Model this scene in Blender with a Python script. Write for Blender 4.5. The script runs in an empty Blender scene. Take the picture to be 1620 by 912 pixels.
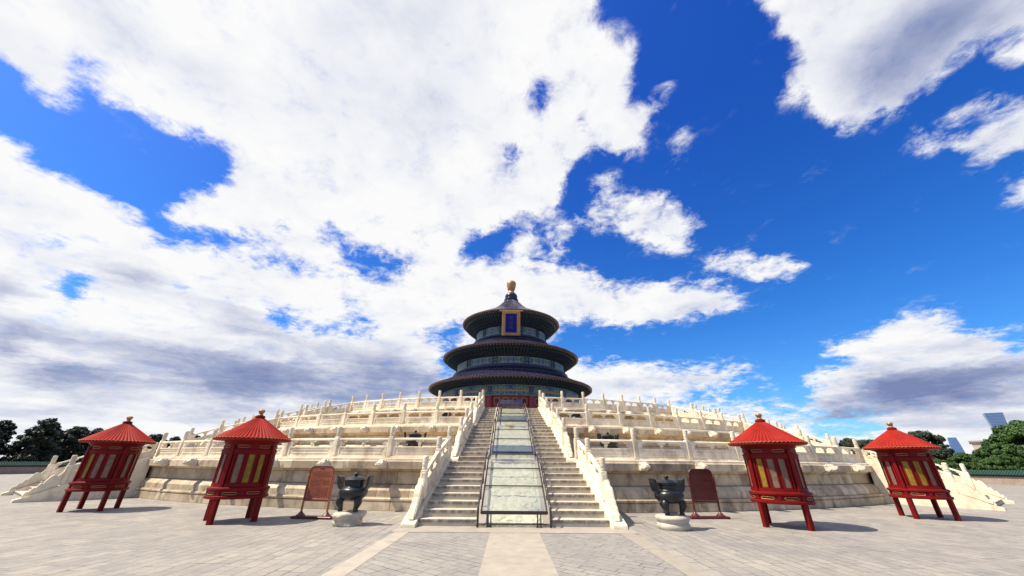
import bpy, math, random
from mathutils import Matrix, Vector
PI = math.pi
R_ = math.radians
random.seed(7)
S = bpy.context.scene
COL = S.collection

# ------------------------------------------------------------------ camera
AX, D = 0.2, 54.6                       # axis of the round temple: x and distance
EYE = 1.7
FPX = 575.0
pitch, roll, yaw = math.atan(279.0 / FPX), R_(0.5), R_(0.33)
fw = Vector((math.sin(yaw) * math.cos(pitch), math.cos(yaw) * math.cos(pitch), math.sin(pitch)))
r0 = Vector((math.cos(yaw), -math.sin(yaw), 0))
u0 = r0.cross(fw)
rt = r0 * math.cos(roll) + u0 * math.sin(roll)
up = u0 * math.cos(roll) - r0 * math.sin(roll)
cam_data = bpy.data.cameras.new('camera')
cam_data.sensor_fit = 'HORIZONTAL'
cam_data.sensor_width = 36
cam_data.lens = 36 * FPX / 1620
cam_data.clip_start = 0.05
cam_data.clip_end = 30000
cam = bpy.data.objects.new('camera', cam_data)
COL.objects.link(cam)
cam.matrix_world = Matrix(((rt.x, up.x, -fw.x, 0), (rt.y, up.y, -fw.y, 0), (rt.z, up.z, -fw.z, EYE), (0, 0, 0, 1)))
S.camera = cam

# ------------------------------------------------------------------ light, exposure
SUN_EL, SUN_FRONT = 58.5, 9.0           # the sun stands to the left, slightly in front of the terrace
sun_dir = Vector((-math.cos(R_(SUN_EL)) * math.cos(R_(SUN_FRONT)), -math.cos(R_(SUN_EL)) * math.sin(R_(SUN_FRONT)), math.sin(R_(SUN_EL))))
sl = bpy.data.lights.new('sun', 'SUN')
sl.energy = 5.0
sl.angle = R_(0.5)
sl.color = (1.0, 0.91, 0.74)
so = bpy.data.objects.new('sun', sl)
COL.objects.link(so)
so.rotation_euler = sun_dir.to_track_quat('Z', 'Y').to_euler()
so.location = sun_dir * 100
S.view_settings.view_transform = 'Standard'
S.view_settings.look = 'None'
S.view_settings.exposure = 0.6
S.view_settings.gamma = 1.0
S.view_settings.use_curve_mapping = False
S.render.engine = 'CYCLES'
S.cycles.use_denoising = True
S.cycles.max_bounces = 6
S.cycles.transparent_max_bounces = 12
S.cycles.caustics_reflective = False
S.cycles.caustics_refractive = False


# ------------------------------------------------------------------ node helper
class NT:
    def __init__(self, tree):
        self.t = tree
        self.n = tree.nodes
        self.l = tree.links

    def new(self, kind, **kw):
        x = self.n.new(kind)
        for k, v in kw.items():
            setattr(x, k, v)
        return x

    def put(self, sock, v):
        if isinstance(v, bpy.types.NodeSocket):
            self.l.new(v, sock)
        elif v is not None:
            sock.default_value = v

    def math(self, op, a, b=None, c=None, clamp=False):
        x = self.new('ShaderNodeMath', operation=op, use_clamp=clamp)
        for i, v in enumerate((a, b, c)):
            self.put(x.inputs[i], v)
        return x.outputs[0]

    def vmath(self, op, a, b=None):
        x = self.new('ShaderNodeVectorMath', operation=op)
        self.put(x.inputs[0], a)
        if b is not None:
            self.put(x.inputs[1], b)
        return x.outputs[0]

    def mix(self, f, a, b, blend='MIX'):
        x = self.new('ShaderNodeMix', data_type='RGBA', blend_type=blend)
        self.put(x.inputs[0], f)
        for i, v in ((6, a), (7, b)):
            if isinstance(v, tuple) and len(v) == 3:
                v = v + (1,)
            self.put(x.inputs[i], v)
        return x.outputs[2]

    def mixf(self, f, a, b):
        x = self.new('ShaderNodeMix', data_type='FLOAT')
        for i, v in ((0, f), (2, a), (3, b)):
            self.put(x.inputs[i], v)
        return x.outputs[0]

    def noise(self, vec, scale, detail=4, rough=0.55, dist=0.0):
        x = self.new('ShaderNodeTexNoise')
        self.put(x.inputs['Vector'], vec)
        x.inputs['Scale'].default_value = scale
        x.inputs['Detail'].default_value = detail
        x.inputs['Roughness'].default_value = rough
        x.inputs['Distortion'].default_value = dist
        return x

    def rng(self, v, a, b, c=0.0, d=1.0, smooth=False):
        x = self.new('ShaderNodeMapRange')
        if smooth:
            x.interpolation_type = 'SMOOTHSTEP'
        self.put(x.inputs[0], v)
        for i, q in enumerate((a, b, c, d)):
            self.put(x.inputs[1 + i], q)
        return x.outputs[0]

    def ramp(self, v, stops, interp='LINEAR'):
        x = self.new('ShaderNodeValToRGB')
        cr = x.color_ramp
        cr.interpolation = interp
        while len(cr.elements) < len(stops):
            cr.elements.new(0.5)
        for e, (p, c) in zip(cr.elements, stops):
            e.position = p
        for e, (p, c) in zip(cr.elements, stops):
            e.color = tuple(c) + (1,) if len(c) == 3 else c
        self.put(x.inputs[0], v)
        return x.outputs[0]

    def sep(self, v):
        x = self.new('ShaderNodeSeparateXYZ')
        self.put(x.inputs[0], v)
        return x.outputs

    def comb(self, x_, y_, z_):
        x = self.new('ShaderNodeCombineXYZ')
        for i, v in enumerate((x_, y_, z_)):
            self.put(x.inputs[i], v)
        return x.outputs[0]


# ------------------------------------------------------------------ sky: Nishita blue with a broken deck of cumulus
# cloud cover and cloud brightness by elevation (rows) and azimuth (63 samples from -96 to 96 degrees), 0..z = 0..35
import numpy as np
cx,cy,f=810,456,FPX
G=5; W=1620//G; H=760//G
yy,xx=np.mgrid[0:H,0:W]; X=(xx+.5)*G; Y=(yy+.5)*G
def inside(poly):
    r=np.zeros(X.shape,bool); n=len(poly); j=n-1
    for i in range(n):
        xi,yi=poly[i];xj,yj=poly[j]
        c=((yi>Y)!=(yj>Y))&(X<(xj-xi)*(Y-yi)/((yj-yi)+1e-9)+xi); r^=c; j=i
    return r
def blur(a,s):
    s=s/G; k=int(3*s)+1; w=np.exp(-.5*(np.arange(-k,k+1)/s)**2); w/=w.sum()
    p=np.pad(a,k,mode='edge'); p=sum(w[i]*p[i:i+a.shape[0],:] for i in range(2*k+1)); return sum(w[i]*p[:,i:i+a.shape[1]] for i in range(2*k+1))
cov=np.zeros(X.shape)
def add(v,p,op=max):
    global cov
    m=inside(p); cov=np.where(m,v if op is max else v,cov)
A=[(-50,-50),(946,-50),(946,0),(938,45),(935,75),(962,59),(1010,59),(1000,95),(1010,122),(986,154),(1006,170),(1029,162),(1065,118),(1068,140),(1013,205),(1021,225),(994,241),(935,233),(895,268),(883,304),(887,335),(840,351),(812,343),(812,352),(761,368),(729,391),(718,415),(700,425),(647,415),(611,399),(579,403),(540,375),(545,425),(470,423),(418,395),(367,364),(351,368),(272,356),(264,350),(284,316),(347,292),(371,276),(359,245),(343,225),(292,217),(253,190),(217,178),(166,162),(146,134),(118,134),(107,154),(118,182),(71,158),(24,118),(32,95),(0,83),(-50,83)]
B=[(-50,262),(30,262),(60,272),(115,280),(150,305),(175,320),(200,330),(225,345),(257,372),(316,375),(379,391),(426,415),(474,427),(540,430),(591,435),(643,431),(655,415),(722,415),(777,411),(812,403),(848,419),(872,411),(887,423),(935,431),(958,447),(978,455),(1014,443),(1080,443),(1119,451),(1159,462),(1179,478),(1151,490),(1100,502),(1080,506),(1002,516),(954,514),(915,506),(883,512),(860,560),(720,560),(700,545),(700,800),(-50,800)]
K=[(900,575),(915,567),(939,573),(970,573),(1080,585),(1139,577),(1198,583),(1171,593),(1159,612),(1080,620),(1000,640),(980,800),(700,800),(700,600)]
add(1,A);add(1,B);add(1,K)
add(.75,[(980,640),(1080,632),(1280,648),(1285,672),(1280,800),(960,800)])
for p in [[(985,330),(1013,304),(1049,312),(1080,335),(1112,344),(1104,360),(1088,383),(1108,403),(1080,399),(1049,395),(1014,383),(974,368),(974,352)]]: add(.85,p)
for p in [[(872,352),(930,344),(900,395),(891,403),(868,400)],[(789,368),(863,365),(860,395),(816,399),(789,380)]]: add(.8,p)
for p in [[(920,296),(975,268),(978,325),(958,343)],[(1037,284),(1073,245),(1068,275),(1045,292)],[(1060,215),(1090,205),(1092,225),(1064,235)],[(925,330),(985,300),(1000,340),(940,370),(905,360)]]: add(.6,p)
D_=[(1108,423),(1135,401),(1187,397),(1214,415),(1238,403),(1266,415),(1262,435),(1214,443),(1175,448),(1190,423),(1139,431)]; add(.95,D_)
E_=[(1198,-50),(1198,0),(1210,20),(1238,36),(1246,59),(1262,87),(1254,118),(1230,150),(1238,174),(1262,154),(1289,158),(1285,178),(1325,207),(1368,197),(1388,182),(1423,174),(1475,126),(1498,103),(1546,62),(1585,45),(1670,30),(1670,-50)]; add(1,E_)
add(.7,[(1560,87),(1590,71),(1620,50),(1670,50),(1670,90),(1590,102)])
add(.8,[(1437,229),(1463,205),(1498,197),(1514,170),(1550,150),(1581,150),(1554,170),(1526,197),(1494,217),(1455,241)])
add(.9,[(1518,253),(1534,213),(1573,185),(1620,154),(1670,130),(1670,235),(1620,240),(1585,241),(1546,253)])
add(.75,[(1571,316),(1585,296),(1620,276),(1670,270),(1670,305),(1593,316)])
I_=[(1285,561),(1317,545),(1396,522),(1419,498),(1494,488),(1518,488),(1490,508),(1522,526),(1546,533),(1577,529),(1577,541),(1620,555),(1680,555),(1680,800),(1250,800),(1290,690),(1400,690),(1420,665),(1376,660),(1317,666),(1277,646),(1290,625),(1275,608),(1285,597),(1325,585),(1364,557),(1317,563)]; add(1,I_)
add(.75,[(1569,518),(1620,508),(1670,505),(1670,533),(1590,530)])
add(.9,[(1202,618),(1212,606),(1238,612),(1240,618)])
add(.5,[(1176,578),(1200,570),(1228,573),(1200,580)])
# left small piece
add(1,[(-50,213),(0,216),(35,238),(32,262),(-50,264)])
# holes
for p,v in [([(95,91),(118,91),(150,110),(158,118),(140,124),(112,112)],.15),([(838,140),(870,135),(864,160),(852,182),(838,165)],0.05),
 ([(808,225),(825,222),(832,236),(815,245),(806,275),(800,262)],.3),([(912,185),(925,180),(930,198),(915,205)],.3),
 ([(414,490),(430,483),(480,508),(533,518),(530,528),(480,520),(430,511)],.05),([(540,505),(600,515),(605,526),(540,524)],.05),([(540,479),(572,481),(572,488),(540,488)],.3),
 ([(47,455),(90,458),(118,435),(145,437),(140,465),(122,481),(90,475)],.1),([(59,376),(100,364),(112,370),(90,384)],.25),([(135,357),(165,361),(150,374)],.3),([(10,395),(30,392),(36,405),(20,409)],.2),
 ([(698,515),(730,505),(740,520),(730,545),(712,548)],.1),([(660,520),(690,513),(700,530),(675,540)],.45),([(430,350),(450,345),(460,365),(440,370)],.45),([(500,355),(530,350),(545,375),(515,385)],.5),([(470,415),(500,420),(495,427),(470,424)],.4),
 ([(655,380),(672,372),(676,388),(660,392)],.5),([(270,445),(320,450),(318,462),(285,455)],.5)]: add(v*1.1-.15,p)
add(-.25,[(215,333),(262,355),(300,362),(352,370),(418,396),(466,420),(430,419),(379,396),(316,380),(257,378)])
add(-.2,[(745,400),(770,372),(812,358),(815,375),(790,400),(765,408)])
cov=blur(cov,8)
# thin cover in the broken left deck near the horizon: slight
# shade 1=white
sh=np.full(X.shape,1.0)
def dark(cx_,cy_,rx,ry,a,rot=0):
    global sh
    c,s=math.cos(math.radians(rot)),math.sin(math.radians(rot))
    u=((X-cx_)*c+(Y-cy_)*s)/rx; v=(-(X-cx_)*s+(Y-cy_)*c)/ry
    sh=sh-1.5*a*np.exp(-(u*u+v*v))
dark(185,45,90,32,.20,35);dark(325,120,60,40,.14,30);dark(680,150,130,110,.10,20);dark(620,30,120,50,.12)
dark(212,440,48,16,.35,15);dark(390,512,55,14,.4,15);dark(240,555,110,20,.35,10);dark(105,587,75,10,.6,8);dark(460,597,110,18,.42,8);dark(610,592,75,28,.5,8);dark(690,600,50,22,.32);dark(560,562,90,8,-.15,6);dark(520,625,120,7,.2,4);dark(50,520,80,16,.45,8);dark(5,552,40,12,.6);dark(378,612,80,12,.55,6);dark(400,637,80,10,.4)
dark(70,610,120,10,.35);dark(40,650,110,8,.35);dark(180,660,120,8,.25);dark(300,590,120,30,.25);dark(590,640,100,20,.35);dark(320,655,100,8,.25);dark(10,460,40,25,.35);dark(480,560,120,20,.25)
# right top cloud
dark(1430,100,95,55,.42,-35);dark(1540,20,130,40,.42,-15);dark(1340,110,60,60,.12);dark(1590,215,50,18,.15,-25);dark(1600,300,40,10,.3,-20)
dark(1440,615,75,22,.75,4);dark(1540,605,110,26,.6,-8);dark(1335,655,60,10,.75,3);dark(1590,640,70,10,.35);dark(1500,545,90,16,.22,-10);dark(1400,640,90,14,.35);dark(1600,655,80,6,.35);dark(1480,670,80,5,.25);dark(1080,500,80,8,.2,-8);dark(1050,604,90,10,.2);dark(1050,350,40,30,.12)
sh=blur(np.clip(sh,0,1),5)
def sample(a,px,py):
    px=min(max(px,0),1619);py=min(max(py,0),759); fx=min(max(px/G-.5,0),W-1.001);fy=min(max(py/G-.5,0),H-1.001)
    i,j=int(fy),int(fx);u,v=fy-i,fx-j
    return (a[i,j]*(1-v)+a[i,j+1]*v)*(1-u)+(a[i+1,j]*(1-v)+a[i+1,j+1]*v)*u
ELS=[0,1.2,2.4,3.6,5]+[6.5+1.5*i for i in range(30)]+[52,54,56,58,60.5,63,66]
SKY=[]
for e in ELS:
    rc=[];rs=[]
    for k in range(-62,63):
        a=math.radians(k*80/62); er=math.radians(e)
        v=Vector((math.sin(a)*math.cos(er),math.cos(a)*math.cos(er),math.sin(er)))
        z=max(v.dot(fw),.12)
        px=cx+f*v.dot(rt)/z; py=cy-f*v.dot(up)/z
        rc.append((max(-.8,sample(cov,px,py)*min(1,max(.55,(84-abs(k*80/62))/12)))+.8)/2); rs.append(min(1,max(0,sample(sh,px,py))))  # cloud cover out of view thinned to cut fill light on front faces
    SKY.append((e,rc,rs))
W = bpy.data.worlds.new('World')
S.world = W
W.use_nodes = True
nt = NT(W.node_tree)
nt.n.clear()
out = nt.new('ShaderNodeOutputWorld')
bg = nt.new('ShaderNodeBackground')
nt.l.new(bg.outputs[0], out.inputs[0])
tc = nt.new('ShaderNodeTexCoord')
dirv = tc.outputs['Generated']
dx, dy, dz = nt.sep(dirv)
zc = nt.math('MAXIMUM', dz, 0.0)
den = nt.math('ADD', zc, 0.22)
plane = nt.comb(nt.math('DIVIDE', dx, den), nt.math('DIVIDE', dy, den), 0.0)
n_warp = nt.noise(plane, 2.2, 5, 0.6)
n_warp2 = nt.noise(plane, 11.0, 6, 0.65)
wx, wy, wz = nt.sep(n_warp.outputs['Color'])
vx, vy, vz = nt.sep(n_warp2.outputs['Color'])
DEG = 180 / PI
az = nt.math('MULTIPLY', nt.math('ARCTAN2', dx, dy), DEG)
el = nt.math('MULTIPLY', nt.math('ARCSINE', dz), DEG)
az = nt.math('ADD', az, nt.math('ADD', nt.math('MULTIPLY', nt.math('SUBTRACT', wx, 0.5), 2.6), nt.math('MULTIPLY', nt.math('SUBTRACT', vx, 0.5), 3.4)))
wsc = nt.rng(el, 0, 30, 0.25, 1.0)
el = nt.math('ADD', el, nt.math('MULTIPLY', wsc, nt.math('ADD', nt.math('MULTIPLY', nt.math('SUBTRACT', wy, 0.5), 2.2), nt.math('MULTIPLY', nt.math('SUBTRACT', vy, 0.5), 2.8))))
def cloud_row(rc, rs):
    """one elevation of the cloud chart as a node group: azimuth in, (cover, brightness) out"""
    gt = bpy.data.node_groups.new('cloud_row', 'ShaderNodeTree')
    gt.interface.new_socket('azimuth', in_out='INPUT', socket_type='NodeSocketFloat')
    gt.interface.new_socket('chart', in_out='OUTPUT', socket_type='NodeSocketColor')
    q = NT(gt)
    gi, go = q.new('NodeGroupInput'), q.new('NodeGroupOutput')
    part = []
    for h in range(4):
        st = [(k / 31, (rc[k + 31 * h], rs[k + 31 * h], 0)) for k in range(32)]
        part.append(q.ramp(q.rng(gi.outputs[0], -80 + 40 * h, -40 + 40 * h), st))
    g = [q.math('GREATER_THAN', gi.outputs[0], v) for v in (-40.0, 0.0, 40.0)]
    gt.links.new(q.mix(g[1], q.mix(g[0], part[0], part[1]), q.mix(g[2], part[2], part[3])), go.inputs[0])
    return gt


cur = None
prev_e = None
ROWS = [(e, cloud_row(rc, rs)) for e, rc, rs in SKY]
for e, gt in ROWS:
    gn = nt.new('ShaderNodeGroup')
    gn.node_tree = gt
    nt.l.new(az, gn.inputs[0])
    row = gn.outputs[0]
    cur = row if cur is None else nt.mix(nt.rng(el, prev_e, e), cur, row)
    prev_e = e
cov, shade, _ = nt.sep(cur)
cov = nt.math('SUBTRACT', nt.math('MULTIPLY', cov, 2.0), 0.8)
f1 = nt.noise(plane, 7.0, 10, 0.64, 0.3)
f2 = nt.noise(plane, 2.6, 6, 0.55, 0.4)
f3 = nt.noise(plane, 18.0, 8, 0.68, 0.6)
puff = nt.math('ADD', nt.math('MULTIPLY', nt.math('SUBTRACT', f1.outputs[0], 0.5), 2.3), nt.math('MULTIPLY', nt.math('SUBTRACT', f3.outputs[0], 0.5), 1.7))
amp = nt.math('MULTIPLY', nt.rng(cov, 0.0, 0.3, 0.38, 1.0), nt.rng(cov, 0.75, 1.0, 1.0, 0.52))
c2 = nt.math('ADD', cov, nt.math('MULTIPLY', puff, amp))
mask = nt.rng(c2, 0.10, 1.0, 0, 1, True)
thick = nt.rng(c2, 0.45, 1.15, 0, 1)
# billows: lighter and darker folds inside the deck, stronger where it is shaded
fold = nt.math('ADD', nt.math('MULTIPLY', nt.math('SUBTRACT', f2.outputs[0], 0.5), 0.75), nt.math('MULTIPLY', nt.math('SUBTRACT', f1.outputs[0], 0.5), 0.55))
band = nt.noise(nt.comb(nt.math('MULTIPLY', az, 0.035), nt.math('MULTIPLY', el, 0.30), 0.0), 1.6, 6, 0.6, 0.5)
fold = nt.math('ADD', fold, nt.math('MULTIPLY', nt.math('MULTIPLY', nt.math('SUBTRACT', band.outputs[0], 0.5), 1.1), nt.rng(el, 8, 26, 1.0, 0.0)))
sh2 = nt.math('ADD', shade, nt.math('MULTIPLY', fold, nt.rng(shade, 0.5, 1.0, 1.4, 0.8)))
sh2 = nt.math('MULTIPLY', nt.math('ADD', sh2, nt.math('MULTIPLY', nt.math('SUBTRACT', 1.0, thick), 0.10)), 0.96)
CL = 10.3
cloud = nt.ramp(sh2, [(0.0, (0.21, 0.26, 0.47)), (0.35, (0.36, 0.41, 0.61)), (0.62, (0.61, 0.645, 0.78)), (0.85, (0.86, 0.88, 0.94)), (1.0, (1.0, 1.0, 1.0))])
cloud = nt.mix(1.0, cloud, (CL, CL, CL), 'MULTIPLY')
sky = nt.new('ShaderNodeTexSky', sky_type='NISHITA')
sky.sun_disc = False
sky.sun_elevation = R_(SUN_EL)
sky.sun_rotation = math.atan2(sun_dir.x, sun_dir.y)
sky.air_density = 1.0
sky.dust_density = 1.0
sky.ozone_density = 2.5
hs = nt.new('ShaderNodeHueSaturation')
hs.inputs['Saturation'].default_value = 1.35
hs.inputs['Value'].default_value = 1.15
nt.l.new(sky.outputs[0], hs.inputs['Color'])
elr = nt.math('MULTIPLY', nt.math('ARCSINE', dz), DEG)
blue = nt.mix(1.0, hs.outputs[0], nt.ramp(nt.rng(elr, 0, 60), [(0.0, (0.78, 1.32, 1.70)), (0.35, (0.66, 1.14, 1.72)), (0.8, (0.55, 0.88, 1.74))]), 'MULTIPLY')
full = nt.mix(mask, blue, cloud)
nt.l.new(full, bg.inputs['Color'])
bg.inputs['Strength'].default_value = 0.062


# ------------------------------------------------------------------ mesh helper
class MB:
    def __init__(self):
        self.v = []
        self.f = []

    def add(self, vs, fs, M=None):
        o = len(self.v)
        if M is not None:
            vs = [tuple(M @ Vector(p)) for p in vs]
        self.v += [tuple(p) for p in vs]
        self.f += [tuple(i + o for i in q) for q in fs]
        return self

    def box(self, x0, x1, y0, y1, z0, z1, bev=0.0, M=None):
        if bev <= 0:
            vs = [(x, y, z) for x in (x0, x1) for y in (y0, y1) for z in (z0, z1)]
            return self.add(vs, [(0, 1, 3, 2), (4, 6, 7, 5), (0, 4, 5, 1), (2, 3, 7, 6), (0, 2, 6, 4), (1, 5, 7, 3)], M)
        b = bev
        vs, idx = [], {}
        for sx in (0, 1):
            for sy in (0, 1):
                for sz in (0, 1):
                    X, Y, Z = (x0, x1)[sx], (y0, y1)[sy], (z0, z1)[sz]
                    ix, iy, iz = (b, -b)[sx], (b, -b)[sy], (b, -b)[sz]
                    for a, p in enumerate(((X, Y + iy, Z + iz), (X + ix, Y, Z + iz), (X + ix, Y + iy, Z))):
                        idx[sx, sy, sz, a] = len(vs)
                        vs.append(p)
        g = lambda *k: idx[k]
        fs = []
        for s in (0, 1):
            q = [g(s, 0, 0, 0), g(s, 1, 0, 0), g(s, 1, 1, 0), g(s, 0, 1, 0)]
            fs.append(q if s else q[::-1])
            q = [g(0, s, 0, 1), g(1, s, 0, 1), g(1, s, 1, 1), g(0, s, 1, 1)]
            fs.append(q[::-1] if s else q)
            q = [g(0, 0, s, 2), g(1, 0, s, 2), g(1, 1, s, 2), g(0, 1, s, 2)]
            fs.append(q if s else q[::-1])
        for a in (0, 1):
            for c in (0, 1):
                fs.append([g(a, c, 0, 0), g(a, c, 1, 0), g(a, c, 1, 1), g(a, c, 0, 1)])
                fs.append([g(a, 0, c, 0), g(a, 1, c, 0), g(a, 1, c, 2), g(a, 0, c, 2)])
                fs.append([g(0, a, c, 1), g(1, a, c, 1), g(1, a, c, 2), g(0, a, c, 2)])
                for d_ in (0, 1):
                    fs.append([g(a, c, d_, 0), g(a, c, d_, 1), g(a, c, d_, 2)])
        return self.add(vs, fs, M)

    def prism(self, poly, t0, t1, axis='x', M=None):
        """poly: list of 2D points; axis x -> points are (y,z); y -> (x,z); z -> (x,y)"""
        n = len(poly)
        def P(a, b, t):
            return (t, a, b) if axis == 'x' else ((a, t, b) if axis == 'y' else (a, b, t))
        vs = [P(a, b, t0) for a, b in poly] + [P(a, b, t1) for a, b in poly]
        fs = [tuple(range(n))[::-1], tuple(range(n, 2 * n))]
        fs += [(i, (i + 1) % n, n + (i + 1) % n, n + i) for i in range(n)]
        return self.add(vs, fs, M)

    def lathe(self, prof, n=48, a0=0.0, a1=2 * PI, M=None, cap=True, rfun=None):
        full = abs(a1 - a0 - 2 * PI) < 1e-6
        m = n if full else n + 1
        vs = []
        for j in range(m):
            a = a0 + (a1 - a0) * j / n
            for r, z in prof:
                rr = r * (rfun(a, z) if rfun else 1)
                vs.append((rr * math.sin(a), -rr * math.cos(a), z))
        k = len(prof)
        fs = []
        for j in range(n):
            j2 = (j + 1) % m
            for i in range(k - 1):
                fs.append((j * k + i, j2 * k + i, j2 * k + i + 1, j * k + i + 1))
        if cap and full:
            if prof[0][0] > 1e-6:
                fs.append(tuple(j * k for j in range(m))[::-1])
            if prof[-1][0] > 1e-6:
                fs.append(tuple(j * k + k - 1 for j in range(m)))
        if not full:
            fs.append(tuple(range(k))[::-1])
            fs.append(tuple(range((m - 1) * k, m * k)))
        return self.add(vs, fs, M)

    def ring(self, r0_, r1_, z0, z1, n=48, a0=0.0, a1=2 * PI, M=None):
        """closed rectangular section swept along an arc"""
        return self.sweep([(r1_, z0), (r1_, z1), (r0_, z1), (r0_, z0)], n, a0, a1, M)

    def sweep(self, sec, n, a0, a1, M=None):
        full = abs(a1 - a0 - 2 * PI) < 1e-6
        m = n if full else n + 1
        k = len(sec)
        vs = []
        for j in range(m):
            a = a0 + (a1 - a0) * j / n
            for r, z in sec:
                vs.append((r * math.sin(a), -r * math.cos(a), z))
        fs = []
        for j in range(n):
            j2 = (j + 1) % m
            for i in range(k):
                i2 = (i + 1) % k
                fs.append((j * k + i, j2 * k + i, j2 * k + i2, j * k + i2))
        if not full:
            fs.append(tuple(range(k))[::-1])
            fs.append(tuple(range((m - 1) * k, m * k)))
        return self.add(vs, fs, M)

    def tube(self, pts, r, n=8, M=None):
        pts = [Vector(p) for p in pts]
        rs = r if isinstance(r, (list, tuple)) else [r] * len(pts)
        vs, fs = [], []
        ref = None
        for i, p in enumerate(pts):
            t = (pts[min(i + 1, len(pts) - 1)] - pts[max(i - 1, 0)]).normalized()
            if ref is None:
                ref = t.orthogonal().normalized()
            ref = (ref - t * ref.dot(t)).normalized()
            b = t.cross(ref)
            for j in range(n):
                a = 2 * PI * j / n
                vs.append(p + (ref * math.cos(a) + b * math.sin(a)) * rs[i])
        for i in range(len(pts) - 1):
            for j in range(n):
                j2 = (j + 1) % n
                fs.append((i * n + j, i * n + j2, (i + 1) * n + j2, (i + 1) * n + j))
        fs.append(tuple(range(n))[::-1])
        fs.append(tuple(range((len(pts) - 1) * n, len(pts) * n)))
        return self.add(vs, fs, M)

    def mesh(self, name, mat, ang=35):
        me = bpy.data.meshes.new(name)
        me.from_pydata(self.v, [], self.f)
        me.materials.append(mat)
        me.polygons.foreach_set('use_smooth', [True] * len(me.polygons))
        me.set_sharp_from_angle(angle=R_(ang))
        me.update()
        return me

    def build(self, name, mat, parent=None, loc=(0, 0, 0), rot=(0, 0, 0), ang=35):
        o = bpy.data.objects.new(name, self.mesh(name, mat, ang))
        COL.objects.link(o)
        o.parent = parent
        o.location = loc
        o.rotation_euler = rot
        return o


def inst(me, name, parent, loc=(0, 0, 0), rot=(0, 0, 0)):
    o = bpy.data.objects.new(name, me)
    COL.objects.link(o)
    o.parent = parent
    o.location = loc
    o.rotation_euler = rot
    return o


def thing(name, label, cat, loc=(0, 0, 0), rotz=0.0, group=None):
    o = bpy.data.objects.new(name, None)
    COL.objects.link(o)
    o.location = loc
    o.rotation_euler = (0, 0, rotz)
    o.empty_display_size = 0.2
    return tag(o, label, cat, group)


def tag(o, label, cat, group=None):
    o['label'] = label
    o['category'] = cat
    if group:
        o['group'] = group
    return o


def structure(o):
    o['kind'] = 'structure'
    return o


def kids(o):
    return [c for c in bpy.data.objects if c.parent == o]


def copy_tree(o, parent=None):
    c = o.copy()
    COL.objects.link(c)
    c.parent = parent
    for ch in kids(o):
        copy_tree(ch, c)
    return c


# ------------------------------------------------------------------ materials
MATS = {}


def mat_base(name):
    m = bpy.data.materials.new(name)
    m.use_nodes = True
    t = NT(m.node_tree)
    b = m.node_tree.nodes['Principled BSDF']
    return m, t, b


def pos(t):
    return t.new('ShaderNodeNewGeometry').outputs['Position']


def bump(t, b, h, strength=0.3, dist=0.02):
    x = t.new('ShaderNodeBump')
    x.inputs['Strength'].default_value = strength
    x.inputs['Distance'].default_value = dist
    t.put(x.inputs['Height'], h)
    t.l.new(x.outputs[0], b.inputs['Normal'])


def simple(name, col, rough=0.5, metal=0.0, var=0.25, scale=6.0, bmp=0.1, coat=0.0, spec=0.5):
    m, t, b = mat_base(name)
    p = pos(t)
    n = t.noise(p, scale, 5, 0.6)
    n2 = t.noise(p, scale * 7, 4, 0.6)
    v = t.math('ADD', t.math('MULTIPLY', n.outputs[0], 0.65), t.math('MULTIPLY', n2.outputs[0], 0.35))
    lo = tuple(c * (1 - var) for c in col)
    hi = tuple(min(1, c * (1 + var)) for c in col)
    t.l.new(t.mix(t.rng(v, 0.3, 0.7), lo, hi), b.inputs['Base Color'])
    t.l.new(t.rng(v, 0.3, 0.7, max(0.02, rough - 0.08), min(1, rough + 0.1)), b.inputs['Roughness'])
    b.inputs['Metallic'].default_value = metal
    b.inputs['Specular IOR Level'].default_value = spec
    b.inputs['Coat Weight'].default_value = coat
    if bmp:
        bump(t, b, n2.outputs[0], bmp, 0.01)
    return m


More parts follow.
